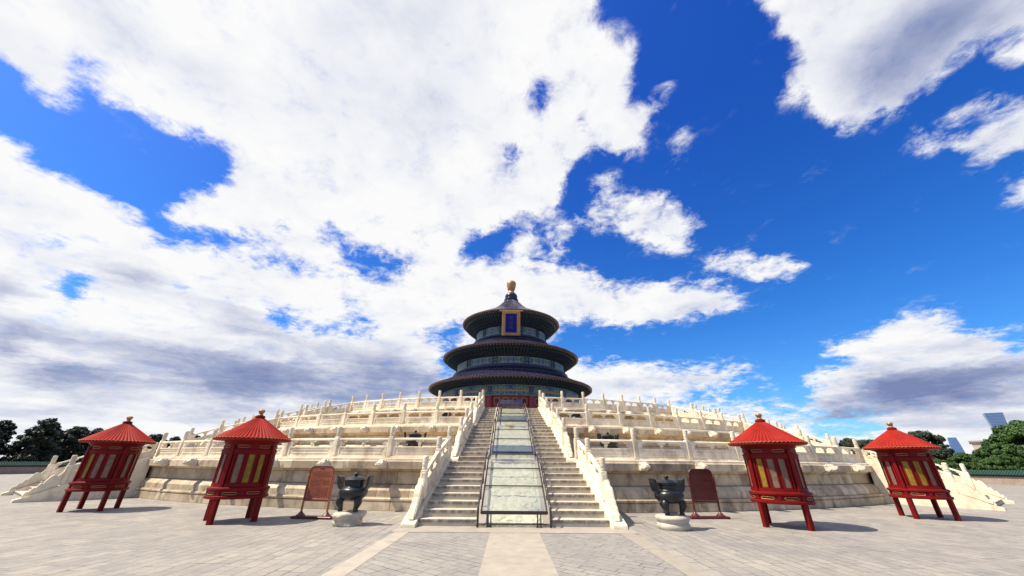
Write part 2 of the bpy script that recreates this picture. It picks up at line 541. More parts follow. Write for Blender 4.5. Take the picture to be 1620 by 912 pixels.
def marble(name, light=(0.78, 0.68, 0.53), dark=(0.40, 0.31, 0.22), stain=0.5, courses=False, carve=0.0):
    m, t, b = mat_base(name)
    p = pos(t)
    big = t.noise(p, 0.55, 5, 0.6)
    mid = t.noise(p, 2.6, 6, 0.62, 0.4)
    fine = t.noise(p, 22.0, 4, 0.6)
    px, py, pz = t.sep(p)
    streak = t.noise(t.comb(t.math('MULTIPLY', px, 1.7), t.math('MULTIPLY', py, 1.7), t.math('MULTIPLY', pz, 1.0)), 1.4, 5, 0.65)
    base = t.mix(t.rng(mid.outputs[0], 0.32, 0.68), tuple(c * 0.86 for c in light), tuple(min(1, c * 1.06) for c in light))
    oi = t.new('ShaderNodeObjectInfo')
    tone = t.rng(oi.outputs['Random'], 0, 1, 0.80, 1.08)
    base = t.mix(1.0, base, t.comb(tone, tone, tone), 'MULTIPLY')
    height = fine.outputs[0]
    if courses:
        cx = t.math('SUBTRACT', px, AX)
        cy = t.math('SUBTRACT', D, py)
        u = t.math('MULTIPLY', t.math('ARCTAN2', cx, cy), 34.0)
        br = t.new('ShaderNodeTexBrick')
        br.offset = 0.5
        t.put(br.inputs['Vector'], t.comb(u, pz, 0.0))
        br.inputs['Scale'].default_value = 1.0
        br.inputs['Brick Width'].default_value = 1.25
        br.inputs['Row Height'].default_value = 0.46
        br.inputs['Mortar Size'].default_value = 0.012
        br.inputs['Mortar Smooth'].default_value = 0.2
        br.inputs['Bias'].default_value = 0.0
        br.inputs['Color1'].default_value = (0.62, 0.575, 0.53, 1)
        br.inputs['Color2'].default_value = (1.06, 1.05, 1.03, 1)
        br.inputs['Mortar'].default_value = (0.38, 0.33, 0.28, 1)
        base = t.mix(1.0, base, br.outputs['Color'], 'MULTIPLY')
        height = t.math('SUBTRACT', t.math('MULTIPLY', fine.outputs[0], 0.4), br.outputs['Fac'])
    s = t.math('MULTIPLY', t.rng(streak.outputs[0], 0.44, 0.64), t.rng(big.outputs[0], 0.33, 0.58))
    base = t.mix(t.math('MULTIPLY', s, stain), base, dark)
    sp = t.rng(t.noise(p, 9.0, 6, 0.7).outputs[0], 0.62, 0.75)
    base = t.mix(t.math('MULTIPLY', sp, 0.35), base, tuple(c * 0.6 for c in dark))
    t.l.new(base, b.inputs['Base Color'])
    b.inputs['Roughness'].default_value = 0.62
    b.inputs['Specular IOR Level'].default_value = 0.35
    if carve:
        vo = t.new('ShaderNodeTexVoronoi', feature='SMOOTH_F1')
        vo.inputs['Scale'].default_value = carve
        t.put(vo.inputs['Vector'], t.vmath('ADD', p, t.vmath('SCALE', t.noise(p, carve * 0.6, 3).outputs['Color'], None)))
        height = t.math('ADD', t.math('MULTIPLY', height, 0.2), t.math('MULTIPLY', vo.outputs['Distance'], 2.2))
        bump(t, b, height, 0.45, 0.02)
    else:
        bump(t, b, height, 0.45, 0.02)
    return m


M_WALL = marble('marble_courses', (0.72, 0.60, 0.425), (0.18, 0.13, 0.085), 0.9, True)
M_RAIL = marble('marble_rail', (0.88, 0.765, 0.565), (0.40, 0.30, 0.20), 0.62)
M_CAP = marble('marble_carved', (0.82, 0.72, 0.545), (0.42, 0.33, 0.23), 0.45, False, 16.0)
M_SPOUT = marble('marble_spout', (0.80, 0.72, 0.58), (0.42, 0.33, 0.25), 0.5, False, 9.0)
M_RELIEF = marble('marble_relief', (0.52, 0.505, 0.40), (0.28, 0.26, 0.19), 0.5, False, 6.5)
M_PATH = marble('marble_path', (0.40, 0.35, 0.285), (0.25, 0.215, 0.17), 0.6)
M_SCROLL = marble('marble_scroll', (0.80, 0.70, 0.52), (0.44, 0.34, 0.24), 0.45)


def mat_step():
    m, t, b = mat_base('worn_step_stone')
    p = pos(t)
    px, py, pz = t.sep(p)
    g = t.new('ShaderNodeNewGeometry')
    n = t.noise(p, 3.0, 5, 0.6)
    k = t.noise(t.comb(t.math('MULTIPLY', px, 2.2), t.math('MULTIPLY', py, 2.2), t.math('MULTIPLY', pz, 1.2)), 3.0, 6, 0.7)
    base = t.mix(t.rng(n.outputs[0], 0.3, 0.7), (0.43, 0.375, 0.295), (0.56, 0.49, 0.385))
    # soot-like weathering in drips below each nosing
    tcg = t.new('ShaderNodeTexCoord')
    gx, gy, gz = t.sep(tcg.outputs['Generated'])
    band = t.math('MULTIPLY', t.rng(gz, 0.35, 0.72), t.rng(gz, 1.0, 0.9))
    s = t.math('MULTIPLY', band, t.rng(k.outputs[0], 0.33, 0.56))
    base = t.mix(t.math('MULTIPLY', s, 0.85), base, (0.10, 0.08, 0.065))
    t.l.new(base, b.inputs['Base Color'])
    b.inputs['Roughness'].default_value = 0.6
    bump(t, b, t.noise(p, 18, 4).outputs[0], 0.3, 0.015)
    return m


M_STEP = mat_step()


def mat_ground(name, rot, w, h, c1, c2, mortar):
    m, t, b = mat_base(name)
    p = pos(t)
    mp = t.new('ShaderNodeMapping')
    mp.inputs['Rotation'].default_value = (0, 0, rot)
    t.put(mp.inputs['Vector'], p)
    wob = t.noise(p, 0.8, 3)
    vec = t.vmath('ADD', mp.outputs[0], t.vmath('MULTIPLY', t.vmath('SUBTRACT', wob.outputs['Color'], (0.5, 0.5, 0.5)), (0.10, 0.10, 0)))
    br = t.new('ShaderNodeTexBrick')
    br.offset = 0.42
    br.offset_frequency = 2
    br.squash = 0.8
    br.squash_frequency = 3
    t.put(br.inputs['Vector'], vec)
    br.inputs['Scale'].default_value = 1
    br.inputs['Brick Width'].default_value = w
    br.inputs['Row Height'].default_value = h
    br.inputs['Mortar Size'].default_value = 0.011
    br.inputs['Mortar Smooth'].default_value = 0.3
    br.inputs['Bias'].default_value = -0.1
    br.inputs['Color1'].default_value = c1 + (1,)
    br.inputs['Color2'].default_value = c2 + (1,)
    br.inputs['Mortar'].default_value = mortar + (1,)
    big = t.noise(p, 0.35, 6, 0.65, 0.5)
    mid = t.noise(p, 1.7, 6, 0.7, 0.8)
    sm = t.noise(p, 14, 5, 0.7)
    c = t.mix(1.0, br.outputs['Color'], t.ramp(big.outputs[0], [(0.3, (0.84, 0.835, 0.84)), (0.7, (1.12, 1.09, 1.03))]), 'MULTIPLY')
    c = t.mix(t.math('MULTIPLY', t.rng(mid.outputs[0], 0.5, 0.68), 0.45), c, (0.185, 0.172, 0.168))
    c = t.mix(t.math('MULTIPLY', t.rng(mid.outputs[0], 0.46, 0.30), 0.4), c, (0.36, 0.315, 0.25))
    # broken joints: gaps that open only here and there
    gap = t.math('MULTIPLY', br.outputs['Fac'], t.rng(t.noise(p, 1.1, 4, 0.7).outputs[0], 0.47, 0.6))
    c = t.mix(gap, c, (0.055, 0.05, 0.045))
    c = t.mix(1.0, c, t.ramp(sm.outputs[0], [(0.3, (0.86, 0.86, 0.86)), (0.7, (1.1, 1.1, 1.1))]), 'MULTIPLY')
    t.l.new(c, b.inputs['Base Color'])
    b.inputs['Roughness'].default_value = 0.75
    b.inputs['Specular IOR Level'].default_value = 0.25
    bump(t, b, t.math('SUBTRACT', t.math('MULTIPLY', sm.outputs[0], 0.35), t.math('MULTIPLY', br.outputs['Fac'], 0.8)), 0.4, 0.02)
    return m


M_GROUND = mat_ground('old_grey_paving', PI / 2, 0.58, 0.27, (0.252, 0.236, 0.22), (0.318, 0.293, 0.264), (0.19, 0.174, 0.16))
M_FIELD = mat_ground('diagonal_grey_paving', R_(38), 0.46, 0.22, (0.25, 0.236, 0.222), (0.30, 0.28, 0.258), (0.18, 0.166, 0.153))

M_RED = simple('red_lacquer', (0.15, 0.0058, 0.006), 0.45, var=0.32, scale=1.6, bmp=0.05, spec=0.12)
M_ROOFRED = simple('red_roof_paint', (0.275, 0.019, 0.013), 0.55, var=0.34, scale=1.8, bmp=0.06, spec=0.05)
M_DOORRED = simple('oxblood_door', (0.20, 0.014, 0.014), 0.45, var=0.2)
M_GOLD = simple('gilt', (0.36, 0.21, 0.095), 0.5, 0.3, var=0.2)
M_GOLDPAINT = simple('gold_paint', (0.33, 0.185, 0.075), 0.5, 0.1, var=0.4, scale=9)
def mat_bronze():
    m, t, b = mat_base('black_bronze')
    p = pos(t)
    n = t.noise(p, 4.5, 6, 0.65, 0.4)
    f = t.noise(p, 30, 5, 0.65)
    c_ = t.mix(t.rng(n.outputs[0], 0.35, 0.65), (0.006, 0.0065, 0.008), (0.017, 0.017, 0.018))
    c_ = t.mix(t.math('MULTIPLY', t.rng(n.outputs[0], 0.56, 0.72), 0.4), c_, (0.03, 0.036, 0.03))
    t.l.new(c_, b.inputs['Base Color'])
    t.l.new(t.rng(f.outputs[0], 0.3, 0.7, 0.22, 0.48), b.inputs['Roughness'])
    b.inputs['Metallic'].default_value = 0.2
    bump(t, b, f.outputs[0], 0.25, 0.012)
    return m


M_BRONZE = mat_bronze()
M_DARKWOOD = simple('dark_shaded_wood', (0.085, 0.014, 0.012), 0.4, var=0.3, scale=4)  # dark wood of the stands; on the right-hand board it paints in shade
M_SUNWOOD = simple('sunlit_wood', (0.35, 0.092, 0.04), 0.45, var=0.18, scale=4)  # lighter copy for the left-hand board, sunlight put into the colour
M_FRAME = simple('dark_brown_steel', (0.05, 0.038, 0.036), 0.4, 0.4)
M_TILE = simple('blue_glazed_tile', (0.019, 0.020, 0.047), 0.26, var=0.55, scale=4, bmp=0.1)
M_TILEEND = simple('tile_end_glaze', (0.12, 0.052, 0.05), 0.3, var=0.6, scale=9)
M_RING = simple('indigo_glazed_ring', (0.012, 0.014, 0.042), 0.25, var=0.4)
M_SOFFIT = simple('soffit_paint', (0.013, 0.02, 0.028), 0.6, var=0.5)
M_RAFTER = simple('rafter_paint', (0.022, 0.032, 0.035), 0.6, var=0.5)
M_RAFTEREND = simple('rafter_end_paint', (0.34, 0.36, 0.28), 0.5, var=0.5, scale=5)
M_BRACKET = simple('bracket_paint', (0.018, 0.035, 0.06), 0.55, var=0.6, scale=3)
M_OLDGOLD = simple('faded_gold_lettering', (0.075, 0.06, 0.07), 0.6, spec=0.1)
M_INK = simple('dark_lettering', (0.13, 0.035, 0.02), 0.6)
M_BLUEBOARD = simple('royal_blue_board', (0.008, 0.012, 0.17), 0.65, var=0.15, spec=0.12)
M_GREENTILE = simple('green_glazed_tile', (0.015, 0.05, 0.034), 0.3, var=0.4)
M_WALLSTONE = simple('courtyard_wall_stone', (0.30, 0.24, 0.19), 0.8, var=0.25, scale=1.5)
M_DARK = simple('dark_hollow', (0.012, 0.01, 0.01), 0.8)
M_ROCK = marble('rough_rock', (0.50, 0.43, 0.33), (0.16, 0.15, 0.11), 0.7, False, 5.0)
M_PALESTONE = marble('pale_round_stone', (0.54, 0.48, 0.39), (0.32, 0.27, 0.21), 0.6)
M_BARK = simple('bark', (0.07, 0.05, 0.035), 0.9)


def cloth(name, c):
    m, t, b = mat_base(name)
    p = pos(t)
    w = t.new('ShaderNodeTexWave', wave_type='RINGS', rings_direction='Z')
    w.inputs['Scale'].default_value = 3.5
    w.inputs['Distortion'].default_value = 9
    w.inputs['Detail'].default_value = 3
    t.put(w.inputs['Vector'], p)
    t.l.new(t.mix(t.rng(w.outputs['Fac'], 0.35, 0.65), tuple(x * 0.78 for x in c), c), b.inputs['Base Color'])
    b.inputs['Roughness'].default_value = 0.3
    b.inputs['Specular IOR Level'].default_value = 0.12
    return m


M_YELLOW = cloth('yellow_silk', (0.25, 0.155, 0.022))
M_PALE = cloth('pale_silk', (0.20, 0.125, 0.09))


def mat_painted():
    """polychrome beam painting: bays of 30 degrees, mirrored panels, gilt lines and medallions"""
    m, t, b = mat_base('polychrome_beam')
    p = pos(t)
    px, py, pz = t.sep(p)
    ang = t.math('ARCTAN2', t.math('SUBTRACT', px, AX), t.math('SUBTRACT', D, py))
    u = t.math('MULTIPLY', ang, 12 / (2 * PI))
    fu = t.math('ABSOLUTE', t.math('SUBTRACT', t.math('FRACT', t.math('ADD', u, 0.5)), 0.5))
    tcg = t.new('ShaderNodeTexCoord')
    gx, gy, gz = t.sep(tcg.outputs['Generated'])
    zone = t.ramp(t.math('MULTIPLY', fu, 2.0), [(0.0, (0.012, 0.03, 0.15)), (0.26, (0.22, 0.26, 0.26)), (0.28, (0.012, 0.075, 0.075)), (0.52, (0.26, 0.28, 0.2)), (0.55, (0.015, 0.025, 0.12)), (0.66, (0.012, 0.075, 0.055)), (0.82, (0.012, 0.018, 0.07))], 'CONSTANT')
    q = t.comb(t.math('MULTIPLY', fu, 26.0), 0.0, t.math('MULTIPLY', pz, 5.2))
    vo = t.new('ShaderNodeTexVoronoi', feature='F1')
    vo.inputs['Scale'].default_value = 1.0
    vo.inputs['Randomness'].default_value = 0.55
    t.put(vo.inputs['Vector'], q)
    ringp = t.math('PINGPONG', t.math('MULTIPLY', vo.outputs['Distance'], 3.2), 1.0)
    col = t.mix(t.rng(ringp, 0.55, 0.75), zone, (0.10, 0.20, 0.18))
    col = t.mix(t.math('MULTIPLY', t.rng(vo.outputs['Distance'], 0.24, 0.16), 0.9), col, (0.50, 0.40, 0.08))
    red = t.math('MULTIPLY', t.rng(t.noise(q, 0.6, 2).outputs[0], 0.62, 0.7), 0.55)
    col = t.mix(red, col, (0.25, 0.03, 0.05))
    edge = t.math('ADD', t.math('LESS_THAN', gz, 0.08), t.math('GREATER_THAN', gz, 0.92))
    col = t.mix(edge, col, (0.30, 0.30, 0.2))
    edge2 = t.math('ADD', t.math('LESS_THAN', gz, 0.04), t.math('GREATER_THAN', gz, 0.96))
    col = t.mix(edge2, col, (0.015, 0.03, 0.09))
    t.l.new(col, b.inputs['Base Color'])
    b.inputs['Roughness'].default_value = 0.45
    return m


M_PAINT = mat_painted()


def mat_glass(name, tint, refl):
    m, t, b = mat_base(name)
    t.n.remove(b)
    o = [x for x in t.n if x.type == 'OUTPUT_MATERIAL'][0]
    tr_ = t.new('ShaderNodeBsdfTransparent')
    tr_.inputs[0].default_value = tint + (1,)
    gl = t.new('ShaderNodeBsdfGlossy')
    gl.inputs['Roughness'].default_value = 0.04
    fr = t.new('ShaderNodeFresnel')
    fr.inputs[0].default_value = 1.45
    mx = t.new('ShaderNodeMixShader')
    t.l.new(t.math('ADD', t.math('MULTIPLY', fr.outputs[0], 0.4), refl, clamp=True), mx.inputs[0])
    t.l.new(tr_.outputs[0], mx.inputs[1])
    t.l.new(gl.outputs[0], mx.inputs[2])
    t.l.new(mx.outputs[0], o.inputs[0])
    return m


M_GLASS = mat_glass('cover_glass', (0.975, 0.985, 0.97), 0.012)
M_SKYGLASS = mat_glass('sky_tinted_glass', (0.60, 0.65, 0.72), 0.10)  # blue-grey tint puts the reflected sky into the glass colour
M_TOWER = simple('tower_glass', (0.10, 0.17, 0.33), 0.25, 0.3, var=0.12, scale=0.02, bmp=0)


def mat_leaf(name, c1, c2):
    m, t, b = mat_base(name)
    p = pos(t)
    n = t.noise(p, 0.9, 3, 0.6)
    w = t.new('ShaderNodeTexWhiteNoise')
    t.put(w.inputs[0], t.vmath('SNAP', p, (0.35, 0.35, 0.35)))
    v = t.math('ADD', t.math('MULTIPLY', n.outputs[0], 0.6), t.math('MULTIPLY', w.outputs[0], 0.4))
    t.l.new(t.mix(t.rng(v, 0.25, 0.75), c1, c2), b.inputs['Base Color'])
    b.inputs['Roughness'].default_value = 0.55
    b.inputs['Specular IOR Level'].default_value = 0.3
    return m


M_CYPRESS = mat_leaf('dark_cypress_foliage', (0.010, 0.018, 0.012), (0.026, 0.040, 0.022))
M_BROAD = mat_leaf('broadleaf_foliage', (0.022, 0.060, 0.012), (0.070, 0.130, 0.028))
M_DULL = mat_leaf('dull_foliage', (0.022, 0.034, 0.018), (0.050, 0.062, 0.030))


# ------------------------------------------------------------------ ground and paths
g = MB()
g.add([(-9000, -3000, 0), (9000, -3000, 0), (9000, 9000, 0), (-9000, 9000, 0)], [(0, 1, 2, 3)])
structure(g.build('ground', M_GROUND))


def sheet(name, x0, x1, y0, y1, z, mat):
    m_ = MB()
    m_.add([(x0, y0, z), (x1, y0, z), (x1, y1, z), (x0, y1, z)], [(0, 1, 2, 3)])
    return structure(m_.build(name, mat))


sheet('paved_strip', AX - 2.9, AX - 0.68, -14, 11.9, 0.004, M_FIELD)
sheet('paved_strip', AX + 0.68, AX + 2.9, -14, 11.9, 0.004, M_FIELD)
sheet('path', AX - 0.68, AX + 0.68, -14, 11.9, 0.008, M_PATH)
sheet('path_border', AX - 3.3, AX - 2.9, -14, 11.9, 0.008, M_PATH)
sheet('path_border', AX + 2.9, AX + 3.3, -14, 11.9, 0.008, M_PATH)
sheet('path_landing', AX - 3.42, AX + 3.42, 11.9, 14.0, 0.012, M_PATH)

# ------------------------------------------------------------------ the three marble terraces
STAIR_A = 36.0                          # side stairways stand 36 degrees round from the central one
TIERS = [
    dict(z0=0.0, z1=1.80, R=38.1, rail=37.65, ch=2.76, word='lowest'),
    dict(z0=1.80, z1=3.70, R=32.05, rail=31.6, ch=2.465, word='middle'),
    dict(z0=3.70, z1=5.45, R=26.55, rail=26.1, ch=2.18, word='topmost'),
]


def spout_mesh():
    m = MB()
    # dragon-head water spout: neck block, muzzle, brow, jaw, ears; points to -y
    m.prism([(0.05, -0.11), (0.05, 0.13), (-0.16, 0.15), (-0.34, 0.12), (-0.50, 0.07), (-0.56, 0.0), (-0.52, -0.05), (-0.40, -0.06), (-0.36, -0.10), (-0.2, -0.14)], -0.12, 0.12)
    m.prism([(-0.16, 0.12), (-0.24, 0.20), (-0.34, 0.18), (-0.40, 0.09)], -0.09, 0.09)
    m.prism([(-0.44, 0.04), (-0.49, 0.11), (-0.57, 0.08), (-0.58, 0.0)], -0.07, 0.07)
    for s in (-1, 1):
        m.prism([(-0.06, 0.10), (-0.16, 0.22), (-0.22, 0.10)], s * 0.105 - 0.03, s * 0.105 + 0.03)
        m.prism([(-0.05, -0.08), (-0.22, -0.02), (-0.36, -0.03), (-0.2, -0.14)], s * 0.13 - 0.02, s * 0.13 + 0.02)
    return m.mesh('water_spout', M_SPOUT, 50)


SPOUT = spout_mesh()
tier_corner = []
for ti, T in enumerate(TIERS):
    h = T['z1'] - T['z0']
    k = h / 1.8
    R = T['R']
    t = thing('marble_terrace', {0: 'lowest and widest round marble terrace, standing on the grey paving',
                                 1: 'middle round marble terrace, set back on top of the widest one',
                                 2: 'topmost round marble terrace, carrying the blue-roofed hall'}[ti], 'terrace', (AX, D, T['z0']), 0, 'stacked round marble terraces')
    T['root'] = t
    prof = [(R, -0.02), (R, .30), (R - .02, .315), (R - .05, .32), (R - .01, .34), (R + .015, .37), (R + .015, .42), (R - .02, .46), (R - .11, .475), (R - .12, .70), (R - .15, .74), (R - .30, .89), (R - .42, .92),
            (R - .42, 1.36), (R - .40, 1.38), (R - .27, 1.46), (R - .24, 1.49), (R - .06, 1.495), (R - .05, 1.77), (R - .09, 1.80), (R - 7.5, 1.80)]
    MB().lathe([(r, z * k) for r, z in prof], 288, cap=False).build('plinth_wall', M_WALL, t, ang=28)
    # coping courses between the stairways
    c_edge = math.degrees(math.asin(T['ch'] / T['rail']))
    tier_corner.append(c_edge)
    for a in range(0, 360, 36):
        a0, a1 = R_(a + c_edge), R_(a + 36 - c_edge)
        MB().sweep([(R - .17, h - .01), (R - .17, h + .09), (R - .2, h + .105), (R - .72, h + .105), (R - .74, h - .01)], 24, a0, a1).build('coping', M_RAIL, t)
    A = [c_edge + (36 - 2 * c_edge) * i / 7 for i in range(8)]
    T['angles'] = A
    for s in (-1, 1):
        for base in (0, 36):
            for i in range(0 if base == 0 else 1, 8):
                a = R_(s * (base + A[i]))
                if base == 36 and i == 0:
                    continue
                rr = R - .08
                inst(SPOUT, 'water_spout', t, (rr * math.sin(a), -rr * math.cos(a), 1.64 * k), (0, 0, a + random.uniform(-.03, .03)))


def post_meshes(scale=1.0):
    m = MB()
    w = 0.105 * scale
    m.box(-w, w, -w, w, 0, 0.86, 0.016)
    m.box(-w * .72, w * .72, -w - .012, w + .012, 0.10, 0.78, 0.008)
    m.box(-w - .012, w + .012, -w * .72, w * .72, 0.10, 0.78, 0.008)
    c = MB()
    r = 0.098 * scale
    pr = [(r * .80, .86), (r * .82, .885), (r * .98, .90), (r * 1.0, .93), (r * .88, .955), (r * .90, .97), (r * 1.03, .99), (r * 1.02, 1.06), (r * .98, 1.08), (r * 1.03, 1.10), (r * 1.02, 1.17), (r * .98, 1.19), (r * 1.03, 1.21), (r * 1.0, 1.265), (r * .9, 1.285), (r * .5, 1.295), (0.0, 1.30)]
    c.lathe(pr, 16, rfun=lambda a, z: 1 + .03 * math.sin(5 * a + z * 30))
    return m.mesh('post', M_RAIL), c.mesh('capital', M_CAP, 40)


def panel_mesh(L, slope=0.0, detail=True):
    """one balustrade bay, x along the rail, y across, sheared by slope; solid slab below, two cloud-cut openings round a vase above"""
    m = MB()
    t = 0.062
    x0, x1 = -L / 2, L / 2
    m.box(x0, x1, -.13, .13, 0, .07, .01)
    m.box(x0, x1, -t, t, .07, .47)
    for s in (-1, 1):
        ya, yb = sorted((s * t, s * (t + .02)))
        m.box(x0 + .02, x1 - .02, ya, yb, .41, .465, .005)
        m.box(x0 + .02, x1 - .02, ya, yb, .075, .12, .005)
        for xa in (x0 + .02, x1 - .14):
            m.box(xa, xa + .12, ya, yb, .12, .41, .005)
        m.box(x0 + .24, x1 - .24, ya, yb - .006 if s > 0 else yb, .19, .205)
        m.box(x0 + .24, x1 - .24, ya, yb - .006 if s > 0 else yb, .325, .34)
    e = .13 * L / 1.6
    for xa, xb in ((x0, x0 + e), (x1 - e, x1)):
        m.box(xa, xb, -t, t, .47, .72)
    # centre vase and half vases at the ends
    vase = [(.04, .47), (.06, .49), (.045, .52), (.085, .56), (.085, .60), (.05, .63), (.05, .645)]
    m.lathe(vase, 12, M=Matrix.Diagonal((1, .8, 1, 1)))
    for s in (-1, 1):
        xe = s * (L / 2 - e)
        m.lathe(vase, 10, M=Matrix.Translation((xe, 0, 0)) @ Matrix.Diagonal((1, .8, 1, 1)))
        m.prism([(xe, .64), (xe - s * .14, .66), (xe - s * .17, .72), (xe, .72)], -t * .9, t * .9, 'y')
        m.prism([(xe, .60), (xe - s * .05, .62), (xe - s * .10, .655), (xe, .655)], -t * .8, t * .8, 'y')
    m.prism([(-.17, .72), (-.16, .665), (-.10, .64), (.10, .64), (.16, .665), (.17, .72)], -t * .9, t * .9, 'y')
    # round-backed handrail
    m.prism([(-.075, .72), (.075, .72), (.08, .76), (.06, .80), (.0, .815), (-.06, .80), (-.08, .76)], x0, x1)
    if slope:
        m.v = [(x, y, z + slope * x) for x, y, z in m.v]
    return m.mesh('panel', M_RAIL, 40)


POST, CAP = post_meshes()


def put_post(parent, x, y, z, rz, sc=1.0):
    p = inst(POST, 'post', parent, (x, y, z), (0, 0, rz))
    inst(CAP, 'capital', p)
    if sc != 1.0:
        p.scale = (sc, sc, sc)
    return p


SIDEWORD = {-1: 'left', 1: 'right'}
for ti, T in enumerate(TIERS):
    A = T['angles']
    pitch_a = R_(A[1] - A[0])
    chord = 2 * T['rail'] * math.sin(pitch_a / 2) - 0.20
    pm = panel_mesh(chord)
    rr = T['rail']
    rm = rr * math.cos(pitch_a / 2)
    for s in (-1, 1):
        for base in (0, 36):
            nm = ('marble balustrade of the %s terrace, just %s of the central stairway' if base == 0 else
                  'marble balustrade of the %s terrace, beyond the %s side stairway') % (T['word'], SIDEWORD[s])
            root = thing('marble_balustrade', nm, 'balustrade', (AX, D, T['z1'] + .095), 0, 'curved marble balustrades round the terraces')
            for i, a in enumerate(A):
                a = R_(s * (base + a))
                put_post(root, rr * math.sin(a), -rr * math.cos(a), 0, a + random.uniform(-.02, .02))
            for i in range(7):
                a = R_(s * (base + (A[i] + A[i + 1]) / 2))
                inst(pm, 'panel', root, (rm * math.sin(a), -rm * math.cos(a), random.uniform(-.006, .004)), (random.uniform(-.006, .006), 0, a))

# ------------------------------------------------------------------ stairways
FL = [  # foot radius, top radius, z0, z1, half width of the balustrade line at foot and top, post radii, capital corner radius
    dict(rf=41.57, rt=38.06, z0=0.0, z1=1.80, hf=3.12, ht=2.80, posts=(39.15, 40.72), corner=37.65, word='lowest'),
    dict(rf=36.2, rt=32.0, z0=1.80, z1=3.70, hf=2.66, ht=2.48, posts=(33.3, 34.95), corner=31.6, word='middle'),
    dict(rf=31.1, rt=26.5, z0=3.70, z1=5.45, hf=2.36, ht=2.19, posts=(28.0, 29.8), corner=26.1, word='topmost'),
]


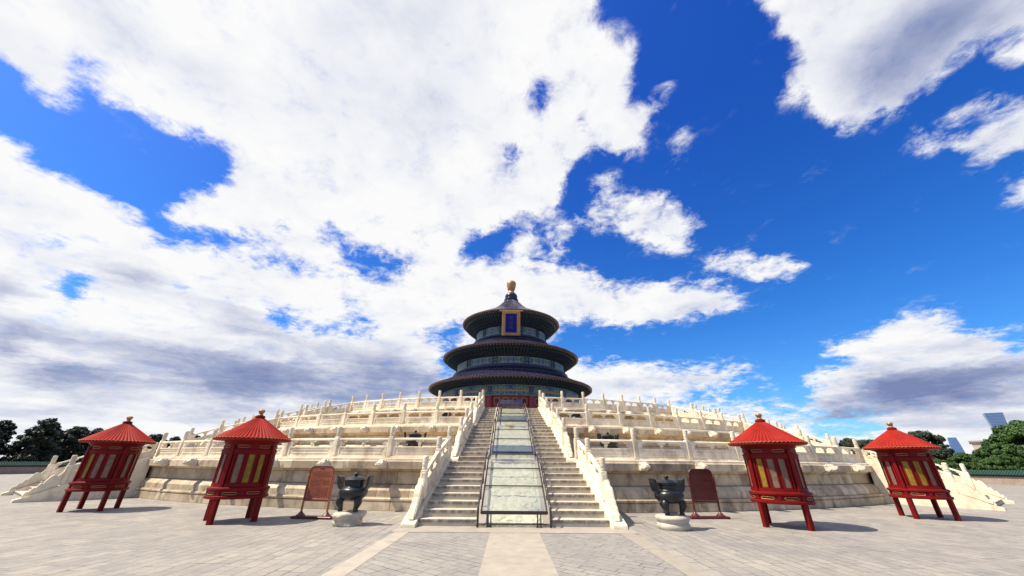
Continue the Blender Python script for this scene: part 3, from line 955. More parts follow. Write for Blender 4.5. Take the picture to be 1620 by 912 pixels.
def flight(F, a, central):
    rf, rt, z0, z1 = F['rf'], F['rt'], F['z0'], F['z1']
    hw = lambda r: F['ht'] + (F['hf'] - F['ht']) * (r - rt) / (rf - rt)
    rise = (z1 - z0) / 9
    tread = (rf - rt) / 8
    zn = lambda r: z0 + rise + (rf - r) / tread * rise          # nosing line
    where = 'central' if central else SIDEWORD[1 if a > 0 else -1] + ' side'
    root = thing('marble_stairway', '%s flight of the %s marble stairway%s' % (F['word'], where, ' with a carved ramp' if central else ''), 'stairway', (AX, D, 0), R_(a), 'marble stairways up the terraces')
    inner = 1.14 if central else 0
    for i in range(9):
        r1 = rf - i * tread
        r2 = r1 - tread - .06 if i < 8 else r1 - .35
        za, zb = (z0 - .02 if i == 0 else z0 + i * rise - .04), z0 + (i + 1) * rise
        hs = hw(r1) - .16 + (.16 if i == 8 else 0)
        for s in ((-1, 1) if central else (0,)):
            xa, xb = (s * inner, s * hs) if s else (-hs, hs)
            xa, xb = min(xa, xb), max(xa, xb)
            m = MB()
            m.box(xa, xb, -r1 - .015, -r2, zb - .07, zb + random.uniform(-.004, .004), .012)
            m.box(xa, xb, -r1 + random.uniform(0, .006), -r2, za, zb - .07)
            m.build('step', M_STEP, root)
    # sloping string walls that carry the balustrades
    for s in (-1, 1):
        m = MB()
        stations = [rf + .42, rf + .40, rf + .05, rt, rt - .3]
        tops = [z0 + .03, z0 + .10, zn(rf) + .02, zn(rt) + .10, z1 + .10]
        vs, fs = [], []
        for r, zt in zip(stations, tops):
            c = hw(min(r, rf)) * s
            for off in (-.21, .21):
                vs.append((c + off, -r, z0 - .03))
                vs.append((c + off, -r, zt))
        for i in range(len(stations) - 1):
            o = 4 * i
            fs += [(o + 1, o + 3, o + 7, o + 5), (o, o + 1, o + 5, o + 4), (o + 2, o + 6, o + 7, o + 3), (o, o + 4, o + 6, o + 2)]
        o = 4 * (len(stations) - 1)
        fs += [(0, 2, 3, 1), (o, o + 1, o + 3, o + 2)]
        m.add(vs, fs)
        # plain fillet along the outer edge
        m.build('string_wall', M_RAIL, root)
    if central:
        m = MB()
        ca = .88 if F['word'] == 'lowest' else (.80 if F['word'] == 'middle' else .74)
        ya, yb = -(rf + .08), -rt + .3
        za, zb = z0 + .10, z1 + .02
        for s in (-1, 1):
            m.add([(s * ca, ya, za), (s * 1.15, ya, za), (s * 1.15, yb, zb + .06), (s * ca, yb, zb + .06), (s * ca, ya, z0 - .02), (s * 1.15, ya, z0 - .02), (s * 1.15, yb, z0 - .02), (s * ca, yb, z0 - .02)],
                  [(0, 1, 2, 3), (4, 5, 1, 0), (5, 6, 2, 1), (7, 4, 0, 3), (6, 7, 3, 2)])
        m.build('ramp_border', M_PATH, root)
        # carved relief slab: cloud and wave mounds as real geometry
        nx, ny = 64, 200
        m = MB()
        fs = []
        rs = np.random.RandomState(5 + int(rf))
        Ls = rf + .08 - rt + .3
        U, V = np.meshgrid(np.linspace(-ca, ca, nx + 1), np.linspace(0, Ls, ny + 1))
        Hh = np.zeros(U.shape)
        for _ in range(560):
            bx, bv, br, bh = rs.uniform(-.85, .85) * ca, rs.uniform(.1, Ls - .1), rs.uniform(.03, .11), rs.uniform(.012, .05)
            q_ = ((U - bx) / rs.uniform(1, 2.2)) ** 2 + (V - bv) ** 2
            Hh = np.maximum(Hh, bh * np.sqrt(np.clip(1 - q_ / br ** 2, 0, 1)))
        edge_ = (np.abs(U) < .9 * ca) & (V > .06) & (V < Ls - .06)
        Hh *= edge_
        vs = [(float(U[j, i]), ya + (yb - ya) * j / ny, za + (zb - za) * j / ny + .015 + float(Hh[j, i])) for j in range(ny + 1) for i in range(nx + 1)]
        for j in range(ny):
            for i in range(nx):
                o = j * (nx + 1) + i
                fs.append((o, o + 1, o + nx + 2, o + nx + 1))
        n0 = len(vs)
        vs += [(-ca, ya, z0 - .02), (ca, ya, z0 - .02)]
        fs.append(tuple([n0, n0 + 1] + list(range(nx, -1, -1))))
        m.add(vs, fs)
        m.build('carved_ramp', M_RELIEF, root)
    # balustrades
    for s in (-1, 1):
        lbl = '%s balustrade going up the %s flight of the %s stairway' % ({-1: 'left-hand', 1: 'right-hand'}[s], F['word'], where)
        b = thing('stair_balustrade', lbl, 'balustrade', (AX, D, 0), R_(a), 'sloping marble balustrades of the stairways')
        rads = (F['corner'],) + F['posts']
        zb_ = lambda r: min(zn(r) + .09, z1 + .09)
        for r in F['posts']:
            put_post(b, s * hw(r), -r, zb_(r) - .03, random.uniform(-.02, .02))
        for ra, rb in zip(rads[:-1], rads[1:]):
            za, zb2 = zb_(ra), zb_(rb)
            xa, xb = s * hw(max(ra, rt)), s * hw(rb)
            L = math.hypot(rb - ra, xb - xa) - .20
            sl_ = (zb2 - za) / (L + .2)
            # panel x axis runs outward (down the stair)
            ang = math.atan2(-(rb - ra), xb - xa)
            inst(panel_mesh(L, sl_), 'panel', b, ((xa + xb) / 2, -(ra + rb) / 2, (za + zb2) / 2 - .02), (0, 0, ang))
        # scrolled drum stone at the foot
        ra, rb = F['posts'][-1] + .10, rf + .22
        L = rb - ra
        slope = (zb_(rb - .2) - zb_(ra)) / (L - .2)
        segs = [(0, .14, .66, .50, -.03), (.14, .50, .46, .36, .17), (.50, .67, .31, .24, .09), (.67, .83, .22, .15, .08), (.83, 1.0, .13, .02, .09)]
        poly = []
        for q0, q1, h0, h1, bg_ in segs:
            for i in range(9):
                w_ = i / 8
                x = (q0 + (q1 - q0) * w_) * L
                poly.append((x, zb_(ra) + slope * x + h0 + (h1 - h0) * w_ + bg_ * math.sin(PI * w_)))
        bot = [(L * .98, zb_(ra) + slope * L * .98 - .02), (0, zb_(ra) - .06)]
        full = poly + bot
        m = MB()
        m.prism([(-(ra + x), z) for x, z in full], -.075, .075)
        inner_ = [(-(ra + x), z - .03) for x, z in poly if x < L * .95] + [(-(ra + L * .9), zb_(ra) + slope * L * .9 + .02), (-ra, zb_(ra))]
        m.prism(inner_, -.105, .105)
        hx = s * hw(rf - .3)
        m.v = [(x + hx + (0), y, z) for x, y, z in m.v]
        m.build('scroll_stone', M_SCROLL, b, ang=50)
    return root


for F in FL:
    flight(F, 0, True)
    flight(F, -STAIR_A, False)
    flight(F, STAIR_A, False)

# ------------------------------------------------------------------ glass covers over the carved ramps
for F in FL:
    rf, rt, z0, z1 = F['rf'], F['rt'], F['z0'], F['z1']
    low = F['word'] == 'lowest'
    hw_ = .97 if low else (.90 if F['word'] == 'middle' else .86)
    root = thing('ramp_cover', '%s glass cover on a dark metal frame over the carved ramp' % F['word'], 'glass cover', (AX, D, 0), 0, 'glass covers over the carved ramps')
    ya, yb = -(rf + .16), -(rt - .15)
    za, zb = z0 + .40, z1 + .27
    sl_ = (zb - za) / (yb - ya)
    P = lambda q: (ya + (yb - ya) * q, za + (zb - za) * q)
    m = MB()
    m.add([(-hw_, ya, za), (hw_, ya, za), (hw_, yb, zb), (-hw_, yb, zb), (-hw_, ya, za + .012), (hw_, ya, za + .012), (hw_, yb, zb + .012), (-hw_, yb, zb + .012)],
          [(3, 2, 1, 0), (4, 5, 6, 7), (0, 1, 5, 4), (1, 2, 6, 5), (2, 3, 7, 6), (3, 0, 4, 7)])
    m.build('glass_pane', M_GLASS, root)
    # raised end pane at the head of the cover
    m = MB()
    y2, z2 = yb + .18, zb + .36
    m.add([(-hw_, yb, zb), (hw_, yb, zb), (hw_ * .97, y2, z2), (-hw_ * .97, y2, z2), (-hw_, yb + .015, zb), (hw_, yb + .015, zb), (hw_ * .97, y2 + .015, z2), (-hw_ * .97, y2 + .015, z2)],
          [(0, 1, 2, 3), (7, 6, 5, 4), (1, 0, 4, 5), (2, 1, 5, 6), (3, 2, 6, 7), (0, 3, 7, 4)])
    m.build('end_pane', M_SKYGLASS, root)
    m = MB()
    m.box(-hw_ - .03, hw_ + .03, ya - .05, ya - .005, za - .06, za + .035, .008)
    m.build('front_bar', M_FRAME, root)
    for q in (.36, .68, .985):
        y, z = P(q)
        MB().box(-hw_ - .02, hw_ + .02, y - .02, y + .02, z + .014, z + .05, .006).build('cross_bar', M_FRAME, root)
    for s in (-1, 1):
        m = MB()
        m.tube([(s * (hw_ + .03), ya, za - .03), (s * (hw_ + .03), yb, zb - .03)], .03, 8)
        m.build('side_beam', M_FRAME, root)
        # stepped handrail beside the cover
        m = MB()
        xr = s * (hw_ + .12)
        n = 4 if low else 3
        for i in range(n):
            q0, q1 = i / n, (i + 1) / n
            (y0, zz0), (y1, zz1) = P(q0), P(q1)
            m.tube([(xr, y0 - .10, zz0 - (.38 if i == 0 else .16)), (xr, y0 - .10, zz0 + .05), (xr, y0 - .07, zz0 + .14), (xr, y0, zz0 + .19), (xr, y1 - .16, zz1 + .10), (xr, y1 - .08, zz1 + .02)], .033, 8)
        m.build('handrail', M_FRAME, root)
    if low:
        for s in (-1, 1):
            for xx in (.70, .80):
                MB().box(s * xx - .018, s * xx + .018, ya - .05, ya - .012, .01, za - .06).box(s * xx - .04, s * xx + .04, ya - .09, ya + .03, .012, .026).build('leg', M_FRAME, root)
        MB().box(-hw_ - .02, hw_ + .02, ya - .03, ya, .075, .10).build('lower_bar', M_FRAME, root)

# ------------------------------------------------------------------ the hall
HALL = thing('round_temple_hall', 'round hall with three dark blue roofs and a golden finial on top of the terraces', 'temple', (AX, D, 5.45))
HZ = 5.45


def hl(z):
    return z - HZ


MB().lathe([(11.3, 0), (11.3, .16), (11.2, .2), (0.0, .2)], 96, cap=False).build('stone_base', M_RAIL, HALL)
MB().lathe([(9.55, hl(5.6)), (9.55, hl(9.15))], 96, cap=False).build('wall', M_DOORRED, HALL)
# columns
cm = MB().lathe([(.38, .2), (.34, .3), (.33, hl(9.16))], 18, cap=False).mesh('column', M_DOORRED)
for i in range(12):
    a = R_(15 + 30 * i)
    inst(cm, 'column', HALL, (9.72 * math.sin(a), -9.72 * math.cos(a), 0))
# transoms and door leaves, in the bays that face the stairway and beside it
def arc_tiles(r, a0, a1, z0, z1, thick=.04, n=4):
    return MB().sweep([(r + thick, z0), (r + thick, z1), (r, z1), (r, z0)], n, a0, a1)


def frame_lines(r, a0, a1, z0, z1, w, notch):
    """gilt line frame with notched corners on a curved panel"""
    m = MB()
    da = w / r
    na = notch / r
    t = .03
    sec = lambda za, zb: [(r + t, za), (r + t, zb), (r, zb), (r, za)]
    m.sweep(sec(z1 - w, z1), 4, a0 + na, a1 - na)
    m.sweep(sec(z0, z0 + w), 4, a0 + na, a1 - na)
    for p_, q_ in ((a0, a0 + da), (a1 - da, a1)):
        m.sweep(sec(z0 + notch, z1 - notch), 1, p_, q_)
    for zz in (z0 + notch - w, z1 - notch):
        m.sweep(sec(zz, zz + w), 1, a0, a0 + na)
        m.sweep(sec(zz, zz + w), 1, a1 - na, a1)
    for p_ in (a0 + na - da, a1 - na):
        m.sweep(sec(z0, z0 + notch), 1, p_, p_ + da)
        m.sweep(sec(z1 - notch, z1), 1, p_, p_ + da)
    return m


lattice = simple('dark_lattice', (0.06, 0.006, 0.006), 0.6)
for bay in (-3, -2, -1, 0, 1, 2, 3):
    for k in range(4):
        w_ = 26.4 / 4
        a0 = R_(30 * bay - 13.2 + k * w_ + .5)
        a1 = R_(30 * bay - 13.2 + (k + 1) * w_ - .5)
        p = arc_tiles(9.56, a0, a1, hl(8.02), hl(9.05)).build('transom', M_DOORRED, HALL)
        frame_lines(9.605, a0 + .012, a1 - .012, hl(8.14), hl(8.93), .05, .17).build('gilt_frame', M_GOLDPAINT, p)
        arc_tiles(9.602, a0 + .022, a1 - .022, hl(8.24), hl(8.83), .012).build('lattice', lattice, p)
        p = arc_tiles(9.56, a0, a1, hl(5.66), hl(7.94)).build('door_leaf', M_DOORRED, HALL)
        m = MB()
        r = 9.605
        for zz0, zz1 in ((hl(6.75), hl(7.84)),):
            for s_, e_ in ((a0 + .012, 1), (a1 - .012, -1)):
                for zz, ez in ((zz1, -1), (zz0, 1)):
                    m.sweep([(r + .03, min(zz, zz + ez * .05)), (r + .03, max(zz, zz + ez * .05)), (r, max(zz, zz + ez * .05)), (r, min(zz, zz + ez * .05))], 1, min(s_, s_ + e_ * .026), max(s_, s_ + e_ * .026))
                    m.sweep([(r + .03, min(zz, zz + ez * .3)), (r + .03, max(zz, zz + ez * .3)), (r, max(zz, zz + ez * .3)), (r, min(zz, zz + ez * .3))], 1, min(s_, s_ + e_ * .006), max(s_, s_ + e_ * .006))
        m.build('corner_fitting', M_GOLDPAINT, p)

DR = [  # painted drum: radius, z bottom, z top ; soffit outer radius and z ; rafters
    dict(r=9.82, zb=9.15, zt=10.45, ro=11.45, zo=10.93, rim=11.73, zr=11.2, n=170),
    dict(r=8.05, zb=13.50, zt=14.45, ro=9.82, zo=15.42, rim=10.1, zr=15.72, n=150),
    dict(r=5.45, zb=18.38, zt=19.56, ro=7.30, zo=20.98, rim=7.57, zr=21.3, n=116),
]
ROOFS = [
    [(11.73, 11.20), (11.2, 11.40), (10.5, 11.68), (9.7, 12.04), (8.62, 12.60)],
    [(10.1, 15.72), (9.4, 15.98), (8.5, 16.36), (7.4, 16.86), (5.95, 17.60)],
    [(7.57, 21.30), (6.8, 21.72), (5.9, 22.18), (4.9, 22.70), (3.9, 23.23), (3.0, 23.80), (2.2, 24.47), (1.5, 25.20), (1.0, 25.80)],
]
for di, d in enumerate(DR):
    r = d['r']
    if di == 0:
        for bay in range(12):
            a0, a1 = R_(30 * bay - 13.4), R_(30 * bay + 13.4)
            MB().sweep([(r, hl(9.85)), (r, hl(10.45)), (r - .3, hl(10.45)), (r - .3, hl(9.85))], 10, a0, a1).build('painted_beam', M_PAINT, HALL)
            MB().sweep([(r - .06, hl(9.66)), (r - .06, hl(9.845)), (r - .3, hl(9.845)), (r - .3, hl(9.66))], 10, a0, a1).build('cushion_board', M_GOLDPAINT, HALL)
            MB().sweep([(r - .02, hl(9.15)), (r - .02, hl(9.655)), (r - .3, hl(9.655)), (r - .3, hl(9.15))], 10, a0, a1).build('painted_beam', M_PAINT, HALL)
            a = R_(30 * bay + 15)
            MB().sweep([(r + .05, hl(9.15)), (r + .05, hl(10.45)), (r - .3, hl(10.45)), (r - .3, hl(9.15))], 3, R_(30 * bay + 13.5), R_(30 * bay + 16.5)).build('column_head', M_PAINT, HALL)
    else:
        MB().lathe([(r - .25, hl(d['zb'] - 1.2)), (r - .25, hl(d['zt'] + .2))], 72, cap=False).build('drum', M_RING, HALL)
        for bay in range(12):
            MB().sweep([(r, hl(d['zb'])), (r, hl(d['zt'])), (r - .3, hl(d['zt'])), (r - .3, hl(d['zb']))], 10, R_(30 * bay - 12.6), R_(30 * bay + 12.6)).build('painted_beam', M_PAINT, HALL)
            MB().sweep([(r - .03, hl(d['zb'])), (r - .03, hl(d['zt'])), (r - .3, hl(d['zt'])), (r - .3, hl(d['zb']))], 2, R_(30 * bay + 13.2), R_(30 * bay + 16.8)).build('painted_panel', M_PAINT, HALL)
            for aa in (12.9, 17.1):
                a = R_(30 * bay + aa)
                MB().box(-.05, .05, -.08, .2, hl(d['zb'] - .1), hl(d['zt'] + .1)).build('pilaster', M_BRACKET, HALL, (r * math.sin(a), -r * math.cos(a), 0), (0, 0, a))
        # glazed ring at the foot of the drum
        zb = d['zb']
        zl = ROOFS[di - 1][-1][1]
        rl = ROOFS[di - 1][-1][0]
        q = zb - zl
        MB().lathe([(rl + .05, hl(zl - .12)), (rl + .12, hl(zl + .1 * q)), (rl + .02, hl(zl + .2 * q)), (rl - .12, hl(zl + .3 * q)), (rl - .2, hl(zl + .45 * q)), (rl - .12, hl(zl + .55 * q)), (rl - .14, hl(zl + .7 * q)), (r + .12, hl(zl + .85 * q)), (r + .1, hl(zb)), (r - .2, hl(zb))], 96, cap=False).build('glazed_ring', M_RING, HALL)
    # soffit
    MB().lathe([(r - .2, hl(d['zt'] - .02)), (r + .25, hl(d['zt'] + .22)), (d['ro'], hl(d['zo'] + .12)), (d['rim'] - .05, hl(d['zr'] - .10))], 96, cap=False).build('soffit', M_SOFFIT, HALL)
    # bracket sets: stepped arms, one cluster per position round the drum
    m = MB()
    nb = (156, 132, 96)[di]
    span = d['ro'] - r
    hgt = d['zo'] - d['zt']
    for i in range(nb):
        a = 2 * PI * i / nb
        M = Matrix.Rotation(a, 4, 'Z')
        for k in range(4):
            f0 = k / 4
            rr = r + .02 + span * .78 * f0
            zz = hl(d['zt'] + hgt * .80 * f0)
            m.box(-.05, .05, -rr - span * .2, -rr + .1, zz + .02, zz + hgt * .15, M=M)
            wdt = (.15 if k % 2 else .10) * (r / 9)
            m.box(-wdt, wdt, -rr - span * .17, -rr - span * .05, zz + hgt * .13, zz + hgt * .2 + .03, M=M)
    m.build('bracket_set', M_BRACKET, HALL)['kind'] = 'stuff'
    # rafters and their pale ends
    m, e = MB(), MB()
    n = d['n']
    for i in range(n):
        a = 2 * PI * (i + .5) / n
        M = Matrix.Rotation(a, 4, 'Z')
        dz_ = (d['zr'] - d['zo'])
        ri, ro_ = r + span * .80, d['ro'] + .05
        zi, zo_ = hl(d['zt'] + hgt * .90), hl(d['zo'])
        m.add([(-.055, -ri, zi), (.055, -ri, zi), (.055, -ro_, zo_), (-.055, -ro_, zo_), (-.055, -ri, zi + .12), (.055, -ri, zi + .12), (.055, -ro_, zo_ + .12), (-.055, -ro_, zo_ + .12)], [(0, 3, 2, 1), (0, 4, 7, 3), (1, 2, 6, 5), (4, 5, 6, 7)], M)
        e.box(-.05, .05, -ro_ - .03, -ro_ + .01, zo_ + .01, zo_ + .10, M=M)
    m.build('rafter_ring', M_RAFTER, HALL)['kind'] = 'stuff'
    e.build('rafter_end', M_RAFTEREND, HALL)['kind'] = 'stuff'
    # roof with raised tile ridges
    prof = ROOFS[di]
    N = d['n'] + 10
    m = MB()
    vs, fs = [], []
    k = len(prof)
    for i in range(N * 4):
        a = 2 * PI * i / (N * 4)
        hh = (0, .6, 1, .6)[i % 4]
        for j, (pr, pz) in enumerate(prof):
            amp = .085 * min(1, pr / 5 + .15)
            vs.append((pr * math.sin(a), -pr * math.cos(a), hl(pz) + hh * amp))
    for i in range(N * 4):
        i2 = (i + 1) % (N * 4)
        for j in range(k - 1):
            fs.append((i * k + j, i2 * k + j, i2 * k + j + 1, i * k + j + 1))
    m.add(vs, fs)
    roof = m.build('roof', M_TILE, HALL, ang=60)
    roof['label'] = ['lowest and widest blue tiled roof', 'middle blue tiled roof', 'top cone-shaped blue tiled roof'][di]
    # eave edge: round tile ends and drip tiles
    m = MB()
    rim = d['rim']
    zr = hl(d['zr'])
    m.lathe([(rim - .12, zr - .16), (rim - .03, zr - .13), (rim - .02, zr - .02), (rim - .06, zr)], 120, cap=False)
    for i in range(N):
        a = 2 * PI * (i + .5) / N
        M = Matrix.Rotation(a, 4, 'Z') @ Matrix.Translation((0, -rim + .01, zr + .01)) @ Matrix.Rotation(PI / 2, 4, 'X')
        m.lathe([(.085, -.04), (.085, .03), (.06, .045), (0, .045)], 8, M=M, cap=False)
        a = 2 * PI * i / N
        M = Matrix.Rotation(a, 4, 'Z')
        m.prism([(-.11, zr - .05), (.11, zr - .05), (.07, zr - .15), (0, zr - .19), (-.07, zr - .15)], -rim - .02, -rim + .01, 'y', M)
    m.build('eave_tile_row', M_TILEEND, roof)

fin = MB().lathe([(.95, hl(25.7)), (1.14, hl(25.8)), (1.16, hl(25.95)), (1.02, hl(26.05)), (.96, hl(26.15)), (.98, hl(26.3)), (1.03, hl(26.45)), (1.0, hl(26.65)), (.93, hl(26.85)), (.80, hl(27.0)), (.6, hl(27.05))], 40, cap=False).build('finial', M_RING, HALL)
MB().lathe([(.60, hl(27.04)), (.68, hl(27.1)), (.62, hl(27.2)), (.5, hl(27.35)), (.46, hl(27.6)), (.5, hl(27.78)), (.62, hl(27.86)), (.64, hl(27.95)), (.5, hl(28.0))], 32, cap=False).build('gilt_neck', M_GOLD, fin)
MB().lathe([(.5, hl(27.98)), (.62, hl(28.02)), (.66, hl(28.2)), (.75, hl(28.5)), (.79, hl(28.85)), (.74, hl(29.15)), (.55, hl(29.36)), (.28, hl(29.45)), (0, hl(29.47))], 32, cap=False).build('gilt_orb', M_GOLD, fin)


def text_mesh(s, size, mat, name, depth=.01):
    cu = bpy.data.curves.new(name, 'FONT')
    cu.body = s
    cu.size = size
    cu.extrude = depth
    cu.align_x = 'CENTER'
    cu.align_y = 'CENTER'
    tmp = bpy.data.objects.new(name, cu)
    COL.objects.link(tmp)
    dg = bpy.context.evaluated_depsgraph_get()
    me = bpy.data.meshes.new_from_object(tmp.evaluated_get(dg))
    bpy.data.objects.remove(tmp)
    me.materials.clear()
    me.materials.append(mat)
    me.name = name
    return me


# name board under the top eave, leaning forward
tilt = math.atan2(.7, 3.4)
pl = MB().box(-.82, .82, -.05, .05, -1.40, 1.40).build('name_board', M_BLUEBOARD, HALL, (0, -7.42, hl(19.22)), (tilt, 0, 0))
m = MB()
for s in (-1, 1):
    m.box(s * 1.02 - .24, s * 1.02 + .24, -.12, .09, -1.75, 1.75, .05)
m.box(-1.26, 1.26, -.125, .085, 1.30, 1.74, .05)
m.box(-1.26, 1.26, -.125, .085, -1.74, -1.32, .05)
m.box(-1.62, 1.62, -.11, .07, 1.62, 1.82, .04)
rs = random.Random(3)
for _ in range(90):
    s = rs.choice((-1, 1))
    if rs.random() < .65:
        x, z = s * rs.uniform(.86, 1.2), rs.uniform(-1.7, 1.7)
    else:
        x, z = rs.uniform(-1.2, 1.2), s * rs.uniform(1.4, 1.7)
    q = rs.uniform(.05, .10)
    m.lathe([(q, 0), (q * .8, .03), (0, .06)], 7, M=Matrix.Translation((x, -.12, z)) @ Matrix.Rotation(PI / 2, 4, 'X'), cap=False)
m.build('gilt_frame', M_GOLDPAINT, pl)
o = inst(text_mesh('祈\n年\n殿', .62, M_OLDGOLD, 'lettering'), 'lettering', pl, (0, -.06, 0), (PI / 2, 0, 0))


# ------------------------------------------------------------------ red pavilions
def sector_sweep(m, r0_, r1_, z0, z1, a0, a1, n=6):
    m.sweep([(r1_, z0), (r1_, z1), (r0_, z1), (r0_, z0)], n, a0, a1)


def slot(r, ac, half, z0, z1, w=.014):
    """elongated octagonal gilt slot on a curved band"""
    m = MB()
    t = .012
    ca = (z1 - z0) * .45 / r
    def P(a, z, rr):
        return (rr * math.sin(a), -rr * math.cos(a), z)
    zc_ = (z0 + z1) / 2
    loop = [(ac - half, zc_), (ac - half + ca, z1), (ac, z1), (ac + half - ca, z1), (ac + half, zc_), (ac + half - ca, z0), (ac, z0), (ac - half + ca, z0)]
    m.tube([P(a, z, r + .004) for a, z in loop + loop[:2]], w * .6, 6)
    return m, loop


def make_pavilion(label, loc, rot, cloths):
    root = thing('red_pavilion', label, 'pavilion', loc, rot, 'small red pavilions in front of the terrace')
    # legs run up as corner posts
    for i in range(4):
        a = R_(45 + 90 * i)
        m = MB()
        m.box(-.07, .07, -.07, .07, 0, .72, .012)
        m.box(-.055, .055, -.035, .055, .70, 2.2, .010)
        m.build('leg', M_RED, root, (.80 * math.sin(a), -.80 * math.cos(a), 0), (0, 0, a))
    # lower gallery
    m = MB()
    m.lathe([(.45, .66), (.86, .66), (.885, .68), (.885, .735), (.85, .755), (.825, .76), (.825, .875), (.84, .88), (.865, .90), (.875, .935), (.865, .965), (.83, .985), (.79, 1.0), (.45, 1.0)], 72, cap=False)
    base = m.build('gallery', M_RED, root)
    for i in range(8):
        ac = R_(22.5 + 45 * i)
        mm, loop = slot(.832, ac, R_(13.5), .785, .85)
        mm.build('gilt_slot', M_GOLD, base)
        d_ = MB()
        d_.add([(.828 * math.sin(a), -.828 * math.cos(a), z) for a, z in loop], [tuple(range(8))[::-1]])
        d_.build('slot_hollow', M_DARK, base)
        aa = R_(45 * i)
        mm = MB()
        sector_sweep(mm, .82, .855, .755, .88, aa - .05, aa + .05, 2)
        mm.build('gallery_block', M_RED, base)
    # drum body
    m = MB()
    m.lathe([(.745, .98), (.745, 2.34), (.45, 2.34)], 72, cap=False)
    sector_sweep(m, .745, .79, 1.0, 1.085, 0, 2 * PI, 72)
    sector_sweep(m, .745, .79, 1.95, 2.03, 0, 2 * PI, 72)
    sector_sweep(m, .745, .805, 2.03, 2.07, 0, 2 * PI, 72)
    body = m.build('drum', M_RED, root)
    st = MB()
    k = 0
    for q in range(4):
        for j in range(3):
            ac = R_(90 * q + (j - 1) * 23.5)
            hw_ = R_(7.2)
            c = cloths[k % len(cloths)]
            k += 1
            p = MB()
            p.sweep([(.757, 1.10), (.757, 1.94), (.746, 1.94), (.746, 1.10)], 5, ac - hw_, ac + hw_)
            pw = p.build('window', {'y': M_YELLOW, 'p': M_PALE}[c], root)
            pw['label'] = {'y': 'yellow silk window', 'p': 'pale silk window'}[c]
            for s in (-1, 1):
                sector_sweep(st, .745, .78, 1.085, 1.95, ac + s * (hw_ + .005) - .018, ac + s * (hw_ + .005) + .018, 1)
            sector_sweep(st, .745, .775, 1.085, 1.11, ac - hw_, ac + hw_, 4)
            sector_sweep(st, .745, .775, 1.925, 1.95, ac - hw_, ac + hw_, 4)
        for s in (-1, 1):
            ac = R_(90 * q + s * 36.5)
            sector_sweep(st, .745, .785, 1.085, 1.95, ac - .03, ac + .03, 2)
    st.build('mullion', M_RED, root)
    # upper frieze with slots
    m = MB()
    m.lathe([(.745, 2.07), (.765, 2.075), (.765, 2.26), (.80, 2.28), (.80, 2.36)], 72, cap=False)
    fz = m.build('frieze', M_RED, root)
    for i in range(8):
        ac = R_(22.5 + 45 * i)
        mm, loop = slot(.771, ac, R_(12.5), 2.13, 2.20)
        mm.build('gilt_slot', M_GOLD, fz)
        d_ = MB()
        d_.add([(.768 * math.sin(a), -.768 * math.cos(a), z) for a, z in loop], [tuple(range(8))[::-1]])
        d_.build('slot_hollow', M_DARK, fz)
    # ribbed cone roof
    N = 60
    prof = [(1.145, 2.40), (.89, 2.57), (.6, 2.775), (.3, 2.99), (.09, 3.14)]
    vs, fs = [], []
    kk = len(prof)
    for i in range(N * 4):
        a = 2 * PI * i / (N * 4)
        hh = (0, .85, 1, .85)[i % 4]
        for pr, pz in prof:
            vs.append((pr * math.sin(a), -pr * math.cos(a), pz + hh * .032 * min(1, pr / .9 + .12)))
    for i in range(N * 4):
        i2 = (i + 1) % (N * 4)
        for j in range(kk - 1):
            fs.append((i * kk + j, i2 * kk + j, i2 * kk + j + 1, i * kk + j + 1))
    m = MB().add(vs, fs)
    m.lathe([(.7, 2.34), (1.11, 2.355), (1.145, 2.37), (1.145, 2.402)], 72, cap=False)
    roof = m.build('roof', M_ROOFRED, root, ang=45)
    # scalloped gilt eave edge
    m = MB()
    for i in range(N):
        a0 = 2 * PI * i / N
        a1 = 2 * PI * (i + 1) / N
        pts = []
        for q in range(5):
            a = a0 + (a1 - a0) * q / 4
            z = 2.405 + .028 * math.sin(PI * q / 4)
            pts.append((1.153 * math.sin(a), -1.153 * math.cos(a), z))
        m.tube(pts, .0075, 5)
    m.build('gilt_edge', M_GOLDPAINT, roof)
    MB().lathe([(.16, 3.12), (.15, 3.18), (.10, 3.20)], 24, cap=False).build('collar', M_RED, roof)
    MB().lathe([(.075, 3.19), (.085, 3.215), (.065, 3.235), (.055, 3.25), (.075, 3.275), (.10, 3.32), (.105, 3.355), (.085, 3.39), (.05, 3.405), (0, 3.41)], 20, cap=False).build('finial', M_GOLD, root)
    return root


# leg feet at 45 degrees to the local axes; rotations follow the photographed feet
make_pavilion('shaded red pavilion farthest to the left, beside the left side stairway', (-16.0, 16.36, 0), R_(20.5), 'ypppppppypyp')
make_pavilion('shaded red pavilion beside the sunlit-toned notice board', (-8.86, 13.76, 0), R_(40), 'pyyppyppypyp')
make_pavilion('bright red pavilion beside the shade-toned notice board', (8.87, 13.5, 0), R_(-36), 'yppppypppppp')
make_pavilion('bright red pavilion farthest to the right, beside the right side stairway', (15.88, 15.95, 0), R_(-24), 'yypppppppypp')


